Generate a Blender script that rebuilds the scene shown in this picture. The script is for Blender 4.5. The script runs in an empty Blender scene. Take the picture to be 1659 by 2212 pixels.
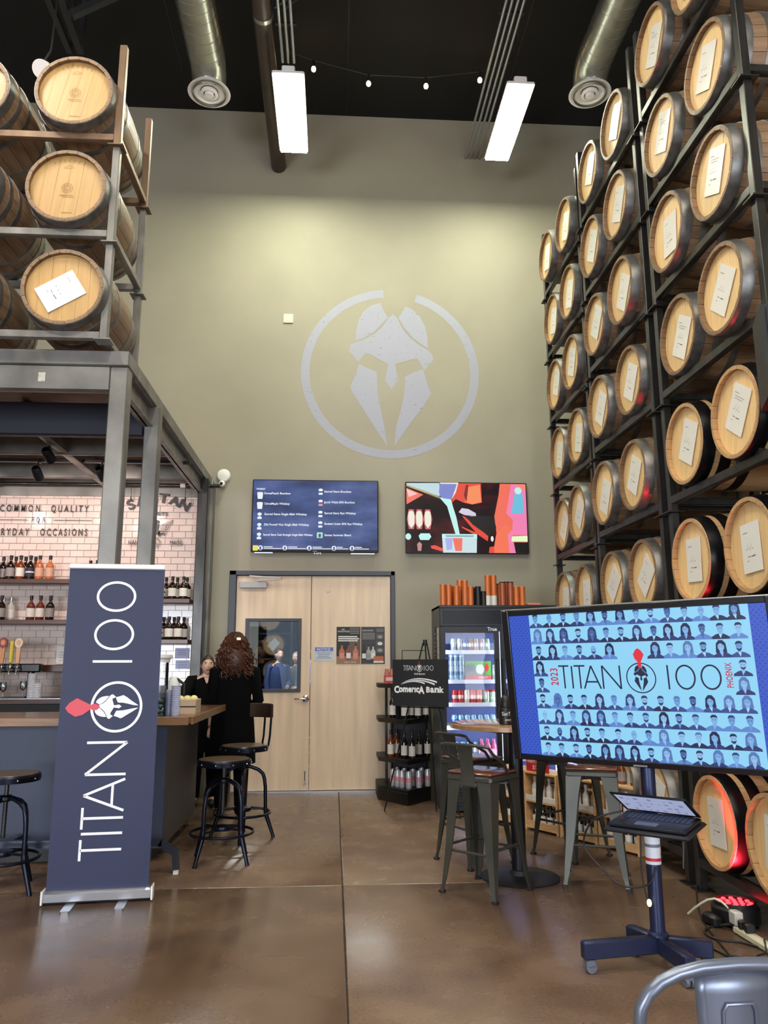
import bpy, math, random
from mathutils import Matrix, Vector
rnd = random.Random(7)
C = bpy.context.scene.collection
PI = math.pi
scene = bpy.context.scene

# ------------------------------------------------------------------ camera
cam_data = bpy.data.cameras.new('camera')
cam = bpy.data.objects.new('camera', cam_data)
C.objects.link(cam)
pitch, yaw, roll = 0.194170721, 0.0648714014, -0.00303874722
fw = Vector((math.sin(yaw)*math.cos(pitch), math.cos(yaw)*math.cos(pitch), math.sin(pitch)))
rt = Vector((math.cos(yaw), -math.sin(yaw), 0))
upv = rt.cross(fw)
r2 = rt*math.cos(roll) + upv*math.sin(roll)
u2 = -rt*math.sin(roll) + upv*math.cos(roll)
m = Matrix(((r2.x, u2.x, -fw.x, 0), (r2.y, u2.y, -fw.y, 0), (r2.z, u2.z, -fw.z, 1.45), (0, 0, 0, 1)))
cam.matrix_world = m
cam_data.sensor_fit = 'VERTICAL'
cam_data.sensor_height = 24.0
cam_data.lens = 24.0*1669.61/2212
cam_data.clip_start = 0.05
scene.camera = cam

# ------------------------------------------------------------------ world, daylight, exposure
scene.view_settings.view_transform = 'Standard'
scene.view_settings.look = 'None'
scene.view_settings.gamma = 1.0
scene.view_settings.use_curve_mapping = False
scene.view_settings.exposure = 0.0
w = bpy.data.worlds.new('sky'); scene.world = w
w.use_nodes = True
bgn = w.node_tree.nodes['Background']
bgn.inputs[0].default_value = (0.62, 0.78, 1.0, 1)
bgn.inputs[1].default_value = 0.5
PANEL_EM = 86.0
HALL_EM = 108.0

def area_light(name, loc, rot, sx, sy, power, col):
    l = bpy.data.lights.new(name, 'AREA'); l.shape = 'RECTANGLE'; l.size = sx; l.size_y = sy
    l.energy = power; l.color = col
    o = bpy.data.objects.new(name, l); C.objects.link(o)
    o.location = loc; o.rotation_euler = rot
    return o
# daylight through the tall shop windows behind the camera
area_light('window_daylight', (-5.2, -5.8, 1.8), (math.radians(80), 0, math.radians(-12)), 4.6, 2.7, 660, (0.84, 0.91, 1.0))
area_light('window_daylight', (2.9, -5.8, 1.8), (math.radians(80), 0, 0), 4.0, 2.7, 440, (0.84, 0.91, 1.0))

# ------------------------------------------------------------------ helpers
def lin(c):
    out = []
    for v in c[:3]:
        v = v/255.0
        out.append(v/12.92 if v <= 0.04045 else ((v+0.055)/1.055)**2.4)
    return tuple(out) + (1,)

MATS = {}
def M(name, col, rough=0.5, metal=0.0, var=0.0, scale=6.0, stretch=(1, 1, 1), bump=0.0, bscale=None,
      coat=0.0, objrand=0.0, em=0.0, spec=0.5, col2=None):
    if name in MATS: return MATS[name]
    m = bpy.data.materials.new(name); m.use_nodes = True
    nt = m.node_tree; b = nt.nodes['Principled BSDF']
    c = lin(col)
    b.inputs['Base Color'].default_value = c
    b.inputs['Roughness'].default_value = rough
    b.inputs['Metallic'].default_value = metal
    b.inputs['Coat Weight'].default_value = coat
    b.inputs['Coat Roughness'].default_value = 0.12
    b.inputs['Specular IOR Level'].default_value = spec
    if em:
        b.inputs['Base Color'].default_value = (0.01, 0.01, 0.01, 1)
        b.inputs['Emission Color'].default_value = c
        b.inputs['Emission Strength'].default_value = em
    src = None
    if var or bump or col2:
        tc = nt.nodes.new('ShaderNodeTexCoord'); mp = nt.nodes.new('ShaderNodeMapping')
        mp.inputs['Scale'].default_value = stretch
        nz = nt.nodes.new('ShaderNodeTexNoise'); nz.inputs['Scale'].default_value = scale
        nz.inputs['Detail'].default_value = 5
        nt.links.new(tc.outputs['Object'], mp.inputs['Vector']); nt.links.new(mp.outputs['Vector'], nz.inputs['Vector'])
        rp = nt.nodes.new('ShaderNodeValToRGB')
        rp.color_ramp.elements[0].position = 0.3; rp.color_ramp.elements[1].position = 0.7
        if col2:
            rp.color_ramp.elements[0].color = c; rp.color_ramp.elements[1].color = lin(col2)
        else:
            rp.color_ramp.elements[0].color = tuple(max(0, v*(1-var)) for v in c[:3]) + (1,)
            rp.color_ramp.elements[1].color = tuple(min(1, v*(1+var)) for v in c[:3]) + (1,)
        nt.links.new(nz.outputs['Fac'], rp.inputs['Fac'])
        src = rp.outputs['Color']
        if bump:
            bp = nt.nodes.new('ShaderNodeBump'); bp.inputs['Strength'].default_value = bump
            bp.inputs['Distance'].default_value = 0.01
            if bscale:
                n2 = nt.nodes.new('ShaderNodeTexNoise'); n2.inputs['Scale'].default_value = bscale
                nt.links.new(mp.outputs['Vector'], n2.inputs['Vector'])
                nt.links.new(n2.outputs['Fac'], bp.inputs['Height'])
            else:
                nt.links.new(nz.outputs['Fac'], bp.inputs['Height'])
            nt.links.new(bp.outputs['Normal'], b.inputs['Normal'])
    if objrand:
        oi = nt.nodes.new('ShaderNodeObjectInfo')
        mr = nt.nodes.new('ShaderNodeMapRange')
        mr.inputs['To Min'].default_value = 1-objrand; mr.inputs['To Max'].default_value = 1+objrand
        nt.links.new(oi.outputs['Random'], mr.inputs['Value'])
        mx = nt.nodes.new('ShaderNodeVectorMath'); mx.operation = 'SCALE'
        if src: nt.links.new(src, mx.inputs[0])
        else: mx.inputs[0].default_value = c[:3]
        nt.links.new(mr.outputs['Result'], mx.inputs['Scale'])
        src = mx.outputs['Vector']
    if src: nt.links.new(src, b.inputs['Emission Color' if em else 'Base Color'])
    MATS[name] = m
    return m

def glass_mat(name, tint=(1, 1, 1), refl=1.0, rough=0.02):
    m = bpy.data.materials.new(name); m.use_nodes = True
    nt = m.node_tree; nt.nodes.remove(nt.nodes['Principled BSDF'])
    out = nt.nodes['Material Output']
    tr = nt.nodes.new('ShaderNodeBsdfTransparent'); tr.inputs[0].default_value = tuple(tint) + (1,)
    gl = nt.nodes.new('ShaderNodeBsdfGlossy'); gl.inputs['Roughness'].default_value = rough
    fr = nt.nodes.new('ShaderNodeFresnel'); fr.inputs['IOR'].default_value = 1.5
    mu = nt.nodes.new('ShaderNodeMath'); mu.operation = 'MULTIPLY_ADD'
    mu.inputs[1].default_value = refl; mu.inputs[2].default_value = 0.0
    mx = nt.nodes.new('ShaderNodeMixShader')
    nt.links.new(fr.outputs[0], mu.inputs[0]); nt.links.new(mu.outputs[0], mx.inputs[0])
    nt.links.new(tr.outputs[0], mx.inputs[1]); nt.links.new(gl.outputs[0], mx.inputs[2])
    nt.links.new(mx.outputs[0], out.inputs['Surface'])
    return m

I4 = Matrix.Identity(4)
def rotm(ax, ang): return Matrix.Rotation(ang, 4, ax)
def T(x, y, z): return Matrix.Translation((x, y, z))

class B:
    """collects shapes; build() links them as one mesh object"""
    def __init__(s): s.v = []; s.f = []; s.mi = []; s.mats = []
    def mat(s, m):
        if m not in s.mats: s.mats.append(m)
        return s.mats.index(m)
    def add(s, vs, fs, m=None, X=None):
        o = len(s.v)
        for p in vs:
            p = Vector(p)
            s.v.append(tuple(X @ p) if X is not None else tuple(p))
        k = s.mat(m) if m is not None else 0
        for f in fs: s.f.append([i+o for i in f]); s.mi.append(k)
        return s
    def box(s, c, d, m=None, X=None, bev=0.0):
        x, y, z = c; a, b_, h = d[0]/2, d[1]/2, d[2]/2
        if bev:
            pts = []
            e = bev
            for (sx, sy) in ((1, 1), (-1, 1), (-1, -1), (1, -1)):
                pts.append((sx, sy))
            rings = []
            for zz, ins in ((-h, e), (-h+e, 0), (h-e, 0), (h, e)):
                r = []
                for (sx, sy) in pts:
                    xa, ya = a-ins, b_-ins
                    first = (sx*xa, sy*(ya-e)); second = (sx*(xa-e), sy*ya)
                    pr = [first, second] if sx*sy > 0 else [second, first]
                    r += [(x+p[0], y+p[1], z+zz) for p in pr]
                rings.append(r)
            vs = [p for r in rings for p in r]; n = 8
            fs = [list(range(n))[::-1], list(range(3*n, 4*n))]
            for k in range(3):
                for i in range(n):
                    j = (i+1) % n
                    fs.append([k*n+i, k*n+j, (k+1)*n+j, (k+1)*n+i])
            return s.add(vs, fs, m, X)
        vs = [(x-a, y-b_, z-h), (x+a, y-b_, z-h), (x+a, y+b_, z-h), (x-a, y+b_, z-h),
              (x-a, y-b_, z+h), (x+a, y-b_, z+h), (x+a, y+b_, z+h), (x-a, y+b_, z+h)]
        fs = [(0, 3, 2, 1), (4, 5, 6, 7), (0, 1, 5, 4), (1, 2, 6, 5), (2, 3, 7, 6), (3, 0, 4, 7)]
        return s.add(vs, fs, m, X)
    def span(s, p0, p1, m=None, bev=0.0):
        c = [(a+b)/2 for a, b in zip(p0, p1)]; d = [abs(b-a) for a, b in zip(p0, p1)]
        return s.box(c, d, m, None, bev)
    def lathe(s, prof, n=20, m=None, X=None, cap=True):
        vs = []; fs = []
        for r, z in prof:
            for i in range(n):
                a = 2*PI*i/n; vs.append((r*math.cos(a), r*math.sin(a), z))
        k = len(prof)
        for j in range(k-1):
            for i in range(n):
                i2 = (i+1) % n
                fs.append((j*n+i, j*n+i2, (j+1)*n+i2, (j+1)*n+i))
        if cap:
            fs.append(list(range(n))[::-1]); fs.append(list(range((k-1)*n, k*n)))
        return s.add(vs, fs, m, X)
    def tube(s, pts, r, n=8, m=None, closed=False, X=None, sq=False):
        pts = [Vector(p) for p in pts]; L = len(pts); vs = []; fs = []
        rs = r if isinstance(r, (list, tuple)) else [r]*L
        if sq: n = 4
        up = None
        for i, p in enumerate(pts):
            if closed: t = pts[(i+1) % L]-pts[i-1]
            elif i == 0: t = pts[1]-pts[0]
            elif i == L-1: t = pts[-1]-pts[-2]
            else: t = (pts[i+1]-pts[i]).normalized()+(pts[i]-pts[i-1]).normalized()
            if t.length < 1e-9: t = Vector((0, 0, 1))
            t.normalize()
            if up is None:
                up = Vector((0, 0, 1)) if abs(t.z) < 0.9 else Vector((0, 1, 0))
            a = t.cross(up)
            if a.length < 1e-6: a = t.orthogonal()
            a.normalize(); b = a.cross(t).normalized(); up = b
            for k in range(n):
                g = 2*PI*k/n + (PI/4 if sq else 0)
                vs.append(p + a*math.cos(g)*rs[i] + b*math.sin(g)*rs[i])
        for i in range(L if closed else L-1):
            j = (i+1) % L
            for k in range(n):
                k2 = (k+1) % n
                fs.append((i*n+k, i*n+k2, j*n+k2, j*n+k))
        if not closed:
            fs.append(list(range(n))[::-1]); fs.append(list(range((L-1)*n, L*n)))
        return s.add(vs, fs, m, X)
    def bar(s, a, b, w, m=None): return s.tube([a, b], w*0.7071, 4, m, sq=True)
    def prism(s, poly, z0, z1, m=None, X=None):
        n = len(poly)
        vs = [(p[0], p[1], z0) for p in poly] + [(p[0], p[1], z1) for p in poly]
        fs = [list(range(n))[::-1], list(range(n, 2*n))] + [(i, (i+1) % n, n+(i+1) % n, n+i) for i in range(n)]
        return s.add(vs, fs, m, X)
    def ball(s, c, r, m=None, nu=12, nv=8, X=None):
        rx, ry, rz = r if isinstance(r, (tuple, list)) else (r, r, r)
        prof = []
        vs = [(c[0], c[1], c[2]-rz)]; fs = []
        for j in range(1, nv):
            t = -PI/2+PI*j/nv
            for i in range(nu):
                a = 2*PI*i/nu
                vs.append((c[0]+rx*math.cos(t)*math.cos(a), c[1]+ry*math.cos(t)*math.sin(a), c[2]+rz*math.sin(t)))
        vs.append((c[0], c[1], c[2]+rz)); e = len(vs)-1
        for i in range(nu):
            fs.append((0, 1+(i+1) % nu, 1+i)); fs.append((e, e-nu+i, e-nu+(i+1) % nu))
        for j in range(nv-2):
            for i in range(nu):
                i2 = (i+1) % nu; fs.append((1+j*nu+i, 1+j*nu+i2, 1+(j+1)*nu+i2, 1+(j+1)*nu+i))
        return s.add(vs, fs, m, X)
    # flat print: polygons in a (u, v) plane; lay lifts them a hair so they do not fight
    def poly(s, pts, m, lay=0, X=None):
        h = -0.0006*lay
        return s.add([(p[0], h, p[1]) for p in pts], [list(range(len(pts)))], m, X)
    def rect(s, u0, v0, u1, v1, m, lay=0, X=None): return s.poly([(u0, v0), (u1, v0), (u1, v1), (u0, v1)], m, lay, X)
    def ell(s, u, v, ru, rv, m, lay=0, n=20, X=None, a0=0, a1=2*PI):
        return s.poly([(u+ru*math.cos(a0+(a1-a0)*i/n), v+rv*math.sin(a0+(a1-a0)*i/n)) for i in range(n if a1-a0 > 6.2 else n+1)], m, lay, X)
    def ring(s, u, v, ru, rv, th, m, lay=0, n=40, a0=0, a1=2*PI, X=None):
        h = -0.0006*lay; vs = []; fs = []
        full = a1-a0 > 6.28
        for i in range(n if full else n+1):
            a = a0+(a1-a0)*i/n
            for k in (0, th):
                vs.append((u+(ru-k)*math.cos(a), h, v+(rv-k)*math.sin(a)))
        L = len(vs)//2
        for i in range(L if full else L-1):
            j = (i+1) % L; fs.append((2*i, 2*j, 2*j+1, 2*i+1))
        return s.add(vs, fs, m, X)
    def line(s, p, q, th, m, lay=0, X=None):
        d = Vector((q[0]-p[0], q[1]-p[1])); n = Vector((-d.y, d.x)).normalized()*th/2
        return s.poly([(p[0]+n.x, p[1]+n.y), (q[0]+n.x, q[1]+n.y), (q[0]-n.x, q[1]-n.y), (p[0]-n.x, p[1]-n.y)], m, lay, X)
    def mesh(s, name, m=None, smooth=True):
        me = bpy.data.meshes.new(name)
        me.from_pydata(s.v, [], s.f)
        if m is not None: me.materials.append(m)
        else:
            for x in s.mats: me.materials.append(x)
            me.polygons.foreach_set('material_index', s.mi)
        if smooth:
            me.shade_smooth()
            me.set_sharp_from_angle(angle=math.radians(38))
        me.update()
        return me
    def build(s, name, m=None, parent=None, smooth=True):
        o = bpy.data.objects.new(name, s.mesh(name, m, smooth)); C.objects.link(o)
        if parent: o.parent = parent
        return o

def inst(name, me, parent=None, X=None):
    o = bpy.data.objects.new(name, me); C.objects.link(o)
    if parent: o.parent = parent
    if X is not None: o.matrix_local = X
    return o
def tag(o, label, cat, group=None, kind=None):
    if label: o['label'] = label
    if cat: o['category'] = cat
    if group: o['group'] = group
    if kind: o['kind'] = kind
    return o
def thing(name, label, cat, loc=(0, 0, 0), rz=0, group=None):
    o = bpy.data.objects.new(name, None); C.objects.link(o)
    o.empty_display_size = 0.1
    o.location = loc; o.rotation_euler = (0, 0, rz)
    return tag(o, label, cat, group)
def struct(o): o['kind'] = 'structure'; return o
def dup(root, label, loc=None, rz=None, group=None, X=None, swap=None):
    r = root.copy(); C.objects.link(r)
    if loc is not None: r.location = loc
    if rz is not None: r.rotation_euler = (0, 0, rz)
    if label: r['label'] = label
    if group: r['group'] = group
    for ch in list(root.children):
        c = ch.copy(); C.objects.link(c); c.parent = r
        if swap and c.data and c.data.name in swap: c.data = swap[c.data.name]
        for g in ch.children:
            d = g.copy(); C.objects.link(d); d.parent = c
    return r

def text(s, size, m, X=I4, ext=0.0, align='LEFT', xs=1.0, spacing=1.0, name='lettering', parent=None, bold=0.0):
    """flat or extruded lettering reading along +X, up +Z, facing -Y"""
    cu = bpy.data.curves.new('lettering', 'FONT')
    cu.body = s; cu.size = size; cu.extrude = ext; cu.align_x = align; cu.space_character = spacing
    cu.resolution_u = 3; cu.offset = bold
    ob = bpy.data.objects.new('lettering', cu)
    me = bpy.data.meshes.new_from_object(ob)
    bpy.data.objects.remove(ob); bpy.data.curves.remove(cu)
    me.transform(X @ rotm('X', PI/2) @ Matrix.Diagonal((xs, 1, 1, 1)))
    me.materials.clear(); me.materials.append(m)
    me.name = name
    o = bpy.data.objects.new(name, me); C.objects.link(o)
    if parent: o.parent = parent
    return o

def ordn(n): return ['first', 'second', 'third', 'fourth', 'fifth', 'sixth', 'seventh', 'eighth', 'ninth', 'tenth', 'eleventh', 'twelfth'][n]

# the helmet emblem, in units of its ring radius
def _n(pts): return [((x-850)/680, (795-y)/672) for x, y in pts]
HELMET = [_n(p) for p in (
 [(775,232),(700,255),(640,310),(605,380),(587,460),(583,545),(640,525),(718,475),(776,416),(830,350),(800,300)],
 [(970,255),(1030,285),(1085,345),(1120,420),(1137,500),(1140,592),(1072,550),(1014,500),(955,428),(914,352),(940,310)],
 [(868,320),(905,354),(942,437),(998,508),(1063,563),(1130,604),(1170,640),(1183,685),(1140,735),(1112,775),(1060,680),(1045,678),(890,728),(892,770),(908,860),(885,890),(860,928),(835,895),(808,865),(820,800),(832,728),(690,650),(655,645),(605,715),(560,660),(532,635),(545,580),(590,557),(642,540),(729,488),(790,426),(838,354)],
 [(610,735),(745,795),(752,960),(775,1090),(800,1210),(822,1370),(720,1215),(640,1085),(560,960),(542,915),(580,830)],
 [(1100,765),(1130,870),(1158,960),(1100,1060),(1010,1175),(940,1280),(878,1370),(890,1230),(930,1080),(955,960),(962,825),(1040,785)])]
PLUME = [(-.03,1.95),(.17,1.8),(.35,1.52),(.15,1.12),(.08,.98),(.13,.9),(.12,.75),(0,.62),(-.12,.75),(-.13,.9),(-.08,.98),(-.3,1.28),(-.37,1.55),(-.2,1.83)]
def emblem(b, u, v, r, mh, mring, mplume, lay=1, rot=0.0, gap=False, th=.095):
    c, s_ = math.cos(rot), math.sin(rot)
    def q(p, sy=1.0): return (u + r*(p[0]*c-p[1]*s_), v + r*(p[0]*s_+p[1]*c))
    if gap: b.ring(u, v, r, r, r*th, mring, lay, 72, math.radians(94.5), math.radians(94.5+346-8.5))
    else: b.ring(u, v, r, r, r*th, mring, lay, 56)
    for p in HELMET: b.poly([q(k) for k in p], mh, lay+1)
    if mplume: b.poly([q(k) for k in PLUME], mplume, lay+2)
def titan(b, u, v, h, m, th, num=None, lay=1):
    """TITAN and 100 strokes from baseline (u, v), cap height h, along +u; returns emblem centre"""
    num = num or b
    def L(a, c_, b=b): b.line((u+a[0]*h, v+a[1]*h), (u+c_[0]*h, v+c_[1]*h), th, m, lay)
    L((0, 1), (.5, 1)); L((.25, 1), (.25, 0))
    L((.64, 1), (.64, 0))
    L((.75, 1), (1.27, 1)); L((1.01, 1), (1.01, 0))
    L((1.18, 0), (1.56, 1)); L((1.56, 1), (1.95, 0)); L((1.3, .3), (1.82, .3))
    L((2.07, 0), (2.07, 1)); L((2.07, 1), (2.86, 0)); L((2.86, 0), (2.86, 1))
    L((4.92, 1), (4.92, 0), num)
    for cx in (5.62, 6.63): num.ring(u+cx*h, v+h*.5, h*.41, h*.51, th, m, lay, 36)
    return (u+3.78*h, v+h*.47)
# ------------------------------------------------------------------ materials
WALL_Y = 9.42
CEIL = 8.87
paint = M('wall_paint', (157, 150, 134), 0.75, var=.05, scale=1.3, bump=.05, bscale=90)
black_paint = M('ceiling_black', (14, 14, 15), 0.8, var=.2, scale=2)
steel = M('dark_steel', (64, 62, 60), 0.3, 0.65, var=.35, scale=9, stretch=(1, 1, .3))
rusty = M('rusty_steel', (114, 90, 70), 0.5, 0.4, var=.25, scale=7, stretch=(1, 1, .3))
mill = M('mill_scale_steel', (124, 121, 117), 0.45, 0.55, var=.3, scale=7, stretch=(.5, 1, .5), bump=.05)
galv = M('galvanised_duct', (158, 158, 150), 0.3, 0.85, var=.12, scale=5)
blackm = M('black_metal', (20, 21, 25), 0.38, 0.3)
satin_black = M('satin_black', (15, 15, 18), 0.45)
white_enamel = M('white_enamel', (246, 242, 240), 0.4)
white_plastic = M('white_plastic', (235, 235, 232), 0.35)
chrome = M('chrome', (205, 205, 210), 0.15, 1.0)
alu = M('brushed_aluminium', (190, 192, 200), 0.3, 0.9)
navy_frame = M('door_frame_paint', (64, 66, 76), 0.42)

# ------------------------------------------------------------------ floor, walls, ceiling
def concrete():
    m = bpy.data.materials.new('stained_concrete'); m.use_nodes = True
    nt = m.node_tree; b = nt.nodes['Principled BSDF']
    tc = nt.nodes.new('ShaderNodeTexCoord')
    def noise(sc, det, dist=0.0):
        n = nt.nodes.new('ShaderNodeTexNoise'); n.inputs['Scale'].default_value = sc
        n.inputs['Detail'].default_value = det; n.inputs['Distortion'].default_value = dist
        nt.links.new(tc.outputs['Object'], n.inputs['Vector']); return n
    n1 = noise(.8, 9, .25); n2 = noise(3.2, 10, .15); n3 = noise(60, 4)
    r1 = nt.nodes.new('ShaderNodeValToRGB'); e = r1.color_ramp.elements
    e[0].position = .25; e[0].color = lin((92, 70, 57)); e[1].position = .8; e[1].color = lin((134, 113, 94))
    k = e.new(.5); k.color = lin((112, 89, 73))
    nt.links.new(n1.outputs['Fac'], r1.inputs['Fac'])
    r2 = nt.nodes.new('ShaderNodeValToRGB'); e = r2.color_ramp.elements
    e[0].position = .25; e[0].color = (.74, .72, .70, 1); e[1].position = .8; e[1].color = (1.2, 1.18, 1.15, 1)
    nt.links.new(n2.outputs['Fac'], r2.inputs['Fac'])
    r3 = nt.nodes.new('ShaderNodeValToRGB'); e = r3.color_ramp.elements
    e[0].position = .3; e[0].color = (.8, .8, .8, 1); e[1].position = .75; e[1].color = (1.1, 1.1, 1.1, 1)
    nt.links.new(n3.outputs['Fac'], r3.inputs['Fac'])
    m1 = nt.nodes.new('ShaderNodeVectorMath'); m1.operation = 'MULTIPLY'
    m2 = nt.nodes.new('ShaderNodeVectorMath'); m2.operation = 'MULTIPLY'
    nt.links.new(r1.outputs[0], m1.inputs[0]); nt.links.new(r2.outputs[0], m1.inputs[1])
    nt.links.new(m1.outputs[0], m2.inputs[0]); nt.links.new(r3.outputs[0], m2.inputs[1])
    nt.links.new(m2.outputs[0], b.inputs['Base Color'])
    rr = nt.nodes.new('ShaderNodeMapRange'); rr.inputs['To Min'].default_value = .16; rr.inputs['To Max'].default_value = .36
    nt.links.new(n2.outputs['Fac'], rr.inputs['Value']); nt.links.new(rr.outputs[0], b.inputs['Roughness'])
    b.inputs['Specular IOR Level'].default_value = .55
    bp = nt.nodes.new('ShaderNodeBump'); bp.inputs['Strength'].default_value = .06; bp.inputs['Distance'].default_value = .01
    nt.links.new(n2.outputs['Fac'], bp.inputs['Height']); nt.links.new(bp.outputs[0], b.inputs['Normal'])
    return m
conc = concrete()
joint = M('joint_filler', (44, 34, 28), .8)
floor = struct(B().span((-8, -6, -.2), (8, WALL_Y+.3, -.012), joint).build('floor'))
xs = [-8, -3.9, .0755, 4.05, 8]; ys = [-6, -2.5, 1.5, 5.555, 9.72]
for i in range(4):
    for j in range(4):
        B().span((xs[i]+.004, ys[j]+.004, -.1), (xs[i+1]-.004, ys[j+1]-.004, 0), conc, .003).build('concrete_slab', None, floor)

wall = B()
wall.span((-8, WALL_Y, -.2), (-1.24, WALL_Y+.15, CEIL+.2), paint)
wall.span((.72, WALL_Y, -.2), (8, WALL_Y+.15, CEIL+.2), paint)
wall.span((-1.24, WALL_Y, 2.55), (.72, WALL_Y+.15, CEIL+.2), paint)
wall_back = struct(wall.build('wall_back'))
struct(B().span((-8.15, -6, -.2), (-8, WALL_Y+.15, CEIL+.2), paint).build('wall_left'))
struct(B().span((5.2, -6, -.2), (5.35, WALL_Y+.15, CEIL+.2), paint).build('wall_right'))
b = B()
b.span((-8, -6.15, -.2), (5.2, -6, .4), paint); b.span((-8, -6.15, 3.5), (5.2, -6, CEIL+.2), paint)
for x0, x1 in ((-8, -6.1), (.1, 1.0), (-3.2, -2.9)): b.span((x0, -6.15, .4), (min(x1, 5.2), -6, 3.5), paint)
struct(b.build('wall_front'))
ceiling = struct(B().span((-8.1, -6.1, CEIL), (5.3, WALL_Y+.1, CEIL+.2), black_paint).build('ceiling'))
b = B()
for x in (-6.2, -4.1, -2.0, .1, 2.2, 4.3): b.span((x, -6, CEIL-.004), (x+.02, WALL_Y-.01, CEIL), satin_black)
struct(b.build('trim_1', None))

# the pale helmet emblem painted on the back wall, worn through in places
def worn(name, col, under):
    m = bpy.data.materials.new(name); m.use_nodes = True
    nt = m.node_tree; b = nt.nodes['Principled BSDF']; b.inputs['Roughness'].default_value = .7
    tc = nt.nodes.new('ShaderNodeTexCoord')
    mp = nt.nodes.new('ShaderNodeMapping'); mp.inputs['Rotation'].default_value = (0, .6, 0); mp.inputs['Scale'].default_value = (1.3, 1, 3.2)
    nz = nt.nodes.new('ShaderNodeTexNoise'); nz.inputs['Scale'].default_value = 11.0; nz.inputs['Detail'].default_value = 8
    nz.inputs['Roughness'].default_value = .68
    rp = nt.nodes.new('ShaderNodeValToRGB'); e = rp.color_ramp.elements
    e[0].position = .355; e[0].color = lin(under); e[1].position = .375; e[1].color = lin(col)
    nt.links.new(tc.outputs['Object'], mp.inputs[0]); nt.links.new(mp.outputs[0], nz.inputs['Vector'])
    nt.links.new(nz.outputs['Fac'], rp.inputs[0]); nt.links.new(rp.outputs[0], b.inputs['Base Color'])
    return m
emb = worn('emblem_paint', (160, 160, 174), (116, 108, 98))
b = B()
emblem(b, .701, 5.143, 1.15, emb, emb, None, 1, gap=True)
o = b.build('painted_emblem', None, wall_back, False); o.location = (0, WALL_Y-.001, 0)
o['label'] = 'pale grey helmet emblem inside an open ring, painted on the wall'

# ------------------------------------------------------------------ double door
birch = M('birch_veneer', (226, 200, 172), .42, var=.10, scale=2.2, stretch=(6, 1, .5), bump=.02)
knots = birch
dark_room = M('store_room_dark', (60, 58, 56), .8)
door_frame = B()
y0 = WALL_Y-.025
for x0, x1, z0, z1 in ((-1.258, -1.178, 0, 2.563), (.69, .74, 0, 2.563), (-1.258, .74, 2.51, 2.563)):
    door_frame.span((x0, y0, z0), (x1, WALL_Y+.14, z1), navy_frame, .004)
door_frame.span((-1.178, WALL_Y+.09, 2.49), (.69, WALL_Y+.12, 2.51), navy_frame)
struct(door_frame.build('trim_2'))
dy0, dy1 = WALL_Y+.025, WALL_Y+.07
wx0, wx1, wz0, wz1 = -1.035, -.402, 1.145, 1.972
b = B()
b.span((-1.172, dy0, .018), (wx0, dy1, 2.504), birch); b.span((wx1, dy0, .018), (-.277, dy1, 2.504), birch)
b.span((wx0, dy0, .018), (wx1, dy1, wz0), birch); b.span((wx0, dy0, wz1), (wx1, dy1, 2.504), birch)
door_1 = struct(b.build('door_1'))
b = B()
for x0, x1, z0, z1 in ((-1.055, -1.008, 1.125, 1.992), (-.43, -.385, 1.125, 1.992), (-1.008, -.43, 1.125, 1.165), (-1.008, -.43, 1.955, 1.992)):
    b.span((x0, dy0-.016, z0), (x1, dy0, z1), navy_frame, .003)
b.build('vision_frame', None, door_1)
door_glass = glass_mat('door_glass', (.80, .84, .86), 4.2, .01)
B().span((-1.03, dy0+.015, 1.15), (-.405, dy0+.021, 1.968), door_glass).build('pane', None, door_1)
b = B(); X = T(-.322, dy0-.001, 1.05) @ rotm('X', PI/2)
b.lathe([(.04, 0), (.04, .012), (.02, .018), (.012, .05), (.012, .06)], 20, chrome, X)
b.tube([(-.322, dy0-.055, 1.05), (-.37, dy0-.058, 1.05), (-.455, dy0-.05, 1.048)], .011, 8, chrome)
b.build('lever_handle', None, door_1)
b = B(); b.span((-1.135, dy0-.06, 2.352), (-.812, dy0, 2.43), M('closer_grey', (176, 172, 176), .4), .006)
b.build('door_closer', None, door_1)
b = B(); b.bar((-.93, dy0-.05, 2.44), (-.63, dy0-.16, 2.455), .018, alu); b.bar((-.63, dy0-.16, 2.462), (-1.02, dy0-.03, 2.5), .018, alu)
b.build('closer_arm', None, door_1)
b = B(); b.tube([(-.318, dy0-.015, .22), (-.318, dy0-.015, .08)], .006, 8, chrome); b.box((-.318, dy0-.01, .1), (.03, .02, .05), chrome)
b.ball((-.318, dy0-.016, .225), .014, chrome); b.build('flush_bolt', None, door_1)
door_2 = struct(B().span((-.269, dy0, .018), (.684, dy1, 2.504), birch).build('door_2'))
b = B(); b.ring(-.075, 2.325, .024, .026, .007, chrome, 0, 20, PI, 2*PI)
o = b.build('hook', None, door_2); o.location.y = dy0-.004
struct(B().span((-1.178, WALL_Y-.03, 0), (.69, WALL_Y+.13, .012), alu).build('trim_3'))
# grey store room with barrels, added behind the small pane to fill its view
SY = 19.0
b = B(); b.span((-4.2, SY, 0), (1.2, SY+.1, 3.4), M('store_dark', (52, 54, 58), .8)); b.span((-4.3, 9.6, 0), (-4.2, SY, 3.4), dark_room)
b.span((1.2, 9.6, 0), (1.3, SY, 3.4), dark_room); b.span((-4.3, 9.6, 3.4), (1.3, SY, 3.5), dark_room); b.span((-4.3, 9.73, -.1), (1.3, SY, 0), conc)
b.span((-2.9, 17.0, 0), (-1.62, 17.1, 3.2), M('store_wall', (150, 152, 148), .8))
struct(b.build('wall_store'))
area_light('store_fill', (-1.4, 14.0, 3.35), (0, 0, 0), 2.4, .3, 230, (1, .97, .9))  # unseen light, added to brighten the store room

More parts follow.
